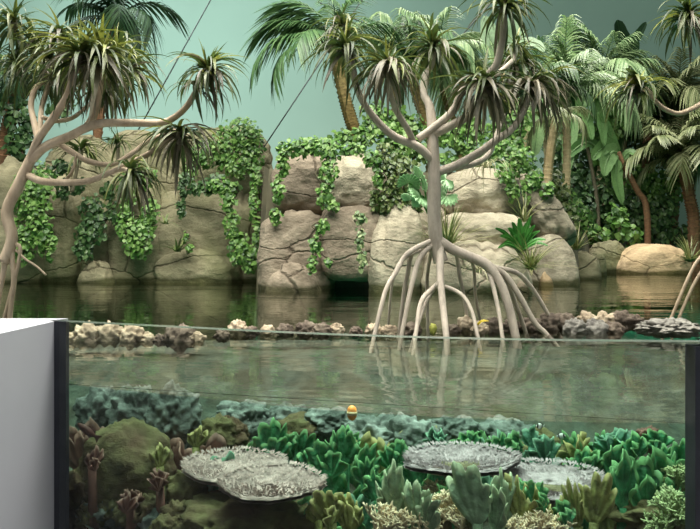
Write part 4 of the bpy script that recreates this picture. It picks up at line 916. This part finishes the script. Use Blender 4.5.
for q in range(44):
    px = 72 + 150 * (q / 25) + rf.uniform(-8, 8) if q < 17 else rf.uniform(230, 690); d = rf.uniform(2.6, 3.0) if q < 26 else rf.uniform(2.95, 3.35); r = rf.uniform(14, 24) * pxm(d)
    px = max(px, 350 - 680 * 1.05 / d + 14); c = P(px, 400, d); c.z = min(reefz(c.x, c.y) + r * .25, EYE - (wline(px) - HZ + 6) / F * d - r * .85)
    mb = rockmesh(c, (r, r * .8, r * .75), 800 + q, p=2.1, amp=.4, cracks=0, vcr=0, sub=4, freq=2.0, rough=.14); mm = ('reef_teal', 'dome', 'dome')[q % 3]
    tag(mb.build('reef_rock', M[mm], None, True, (c.x, c.y, c.z - r * .75)), ('grey-teal reef rock lying on the slope around the dome coral', 'brown mottled reef rock lying on the slope around the dome coral')[mm == 'dome'] if q < 17 else ('grey-teal reef rock half hidden among the leafy corals', 'brown reef rock half hidden among the leafy corals')[mm == 'dome'] + ('' if q < 17 else ' behind the pale plates' if px < 345 else ' around the grey plates' if px < 605 else ' by the frame post'), 'reef rock', ('slope rocks teal', 'slope rocks brown')[mm == 'dome'] + (' by the dome' if q < 17 else ' behind the pale plates' if px < 345 else ' around the grey plates' if px < 605 else ' by the frame post'))

def branchcoral(label, px, py, r, d, m, seed, group):
    rnd = random.Random(seed); base = P(px, py, d); R_ = r * pxm(d); mb = MB(); base.z = max(base.z, .1)
    def grow(p, dr, L, rad, lv):
        e = p + dr * L; mb.tube([p, p.lerp(e, .5) + Vector((rnd.gauss(0, L*.06), rnd.gauss(0, L*.06), 0)), e], [rad, rad * .85, rad * .6], 5)
        if lv:
            for _ in range(3):
                nd = (dr + Vector((rnd.gauss(0, .6), rnd.gauss(0, .6), rnd.gauss(.15, .4)))).normalized(); grow(p.lerp(e, rnd.uniform(.55, 1)), nd, L * rnd.uniform(.55, .8), rad * .75, lv - 1)
    for i in range(9):
        az = rnd.uniform(0, 6.28); el = rnd.uniform(.5, 1.5); grow(base, Vector((math.cos(az) * math.cos(el), math.sin(az) * math.cos(el), math.sin(el))), R_ * .5, R_ * .09, 3)
    t = thing('branching_coral', base, label, 'coral', group); mb.build('branches', M[m], t)
    fz = MB(); fz.tube([Vector((base.x, base.y, min(base.z - .02, reefz(base.x, base.y) - .03))), base + Vector((0, 0, .01))], [R_ * .5, R_ * .25], 8); fz.build('holdfast', M['dome'], t)
for i, (px, py, r, d) in enumerate([(382, 534, 30, 2.22), (400, 536, 26, 2.2), (444, 520, 30, 2.26), (462, 530, 28, 2.2), (430, 540, 26, 2.2), (540, 536, 24, 2.16), (522, 540, 24, 2.14), (440, 498, 20, 2.4), (556, 538, 22, 2.16)]):
    branchcoral('cream bushy branching coral among the pale forked corals', px, py, r, d, M and 'cream', 600 + i, 'cream branching corals')
for i, (px, py, r, d) in enumerate([(672, 524, 34, 2.16), (678, 490, 28, 2.3), (664, 538, 26, 2.14)]):
    branchcoral('pale green bushy branching coral against the frame post', px, py, r, d, 'cream_green', 620 + i, 'pale green branching corals')

def fish(name, label, px, py, d, L, yaw, pitch, body, stripes=None, tall=.5, group=None):
    """fish body lofted along x with tail and fins; L in metres"""
    c = P(px, py, d); R3 = Matrix.Rotation(yaw, 3, 'Z') @ Matrix.Rotation(pitch, 3, 'Y')
    t = thing(name, c, label, 'fish', group)
    prof = [(-.5, .03), (-.42, .15), (-.25, .30), (-.05, .36), (.15, .28), (.3, .14), (.38, .08)]
    mb = MB(); rings = []
    for x, h in prof: rings.append([R3 @ Vector((x * L, math.cos(a) * h * L * .38, math.sin(a) * h * L * tall * 1.8)) + c for a in [6.28318 * k / 12 for k in range(12)]])
    mb.quadstrip(rings, True); mb.f += [tuple(range(11, -1, -1)), tuple(range(72, 84))]; mb.m += [0, 0]
    if stripes: mb.m = [1 if (k // 12) in stripes and k < 72 else 0 for k in range(len(mb.f))]
    mb.build('body', [M[body], M['fish_black']], t)
    def fin(nm, pts, mm):
        f = MB(); n = len(pts); f.v = [R3 @ Vector((x * L, s * .008 * L, z * L)) + c for s in (-1, 1) for x, z in pts]
        f.f = [tuple(range(n)), tuple(range(2*n-1, n-1, -1))] + [(i, n+i, n+(i+1) % n, (i+1) % n) for i in range(n)]; f.m = [0] * len(f.f); f.build(nm, M[mm], t, smooth=False)
    fin('tail_fin', [(.34, .05), (.55, .18), (.5, 0), (.55, -.18), (.34, -.05)], body)
    fin('dorsal_fin', [(-.2, tall * .5), (-.05, tall * .82), (.25, tall * .62), (.3, tall * .2)], 'fish_black' if stripes else body)
    fin('anal_fin', [(0, -tall * .55), (.2, -tall * .75), (.3, -tall * .2)], 'fish_black' if stripes else body)
fish('striped_fish', 'black and white striped fish just under the waterline', 540, 426, 2.5, .034, .3, .1, 'fish_white', (1, 4), .5, 'striped fish')
fish('striped_fish', 'black and white striped fish just under the waterline', 561, 436, 2.55, .034, 2.6, .2, 'fish_white', (1, 4), .5, 'striped fish')
fish('wrasse', 'slim dark red fish slanting beside the brown dome coral', 88, 431, 2.62, .10, 0.1, math.radians(38), 'fish_red', None, .25)
fish('pale_fish', 'small pale fish below the plate by the green thicket', 603, 499, 2.2, .035, .2, -.2, 'fish_white', (4,), .4)

c = P(352, 413, 2.205)  # solid orange oval below stands for a lamp reflection on the panel
t = thing('orange_glint', (c.x, c.y, c.z - .022), 'small orange oval standing for a lamp reflection at the waterline', 'reflection')
V, Fc = ico(3); mb = MB(); mb.v = [c + Vector((v.x * .017, v.y * .017, v.z * .025)) for v in V]; mb.f = list(Fc); mb.m = [0] * len(Fc); mb.build('glint_body', M['orange'], t)
mb = MB(); mb.tube([c + Vector((0, 0, z)) for z in (-.006, 0, .006)], [.0165, .0178, .0165], 20); mb.build('band', M['orange_pale'], t)
c = P(433, 329, 4.1); mb = rockmesh(c, (.022, .02, .035), 640, p=2.0, amp=.3, cracks=0, vcr=0, sub=3, freq=2.5, rough=.1)
tag(mb.build('sponge', M['yellow'], None, True, (c.x, c.y, c.z - .05)), 'yellow-green sponge knob between the stilt roots', 'sponge')
lf = thing('fallen_leaf', P(482, 326, 4.12), 'small bright yellow leaf lying on the rubble between the stilt roots', 'leaf')
broadleaf(lf, [(477, 325), (482, 321), (489, 321)], 4.12, 4.5, M['leaf_yellow'], name='blade', dd=-.03, roll=.9)
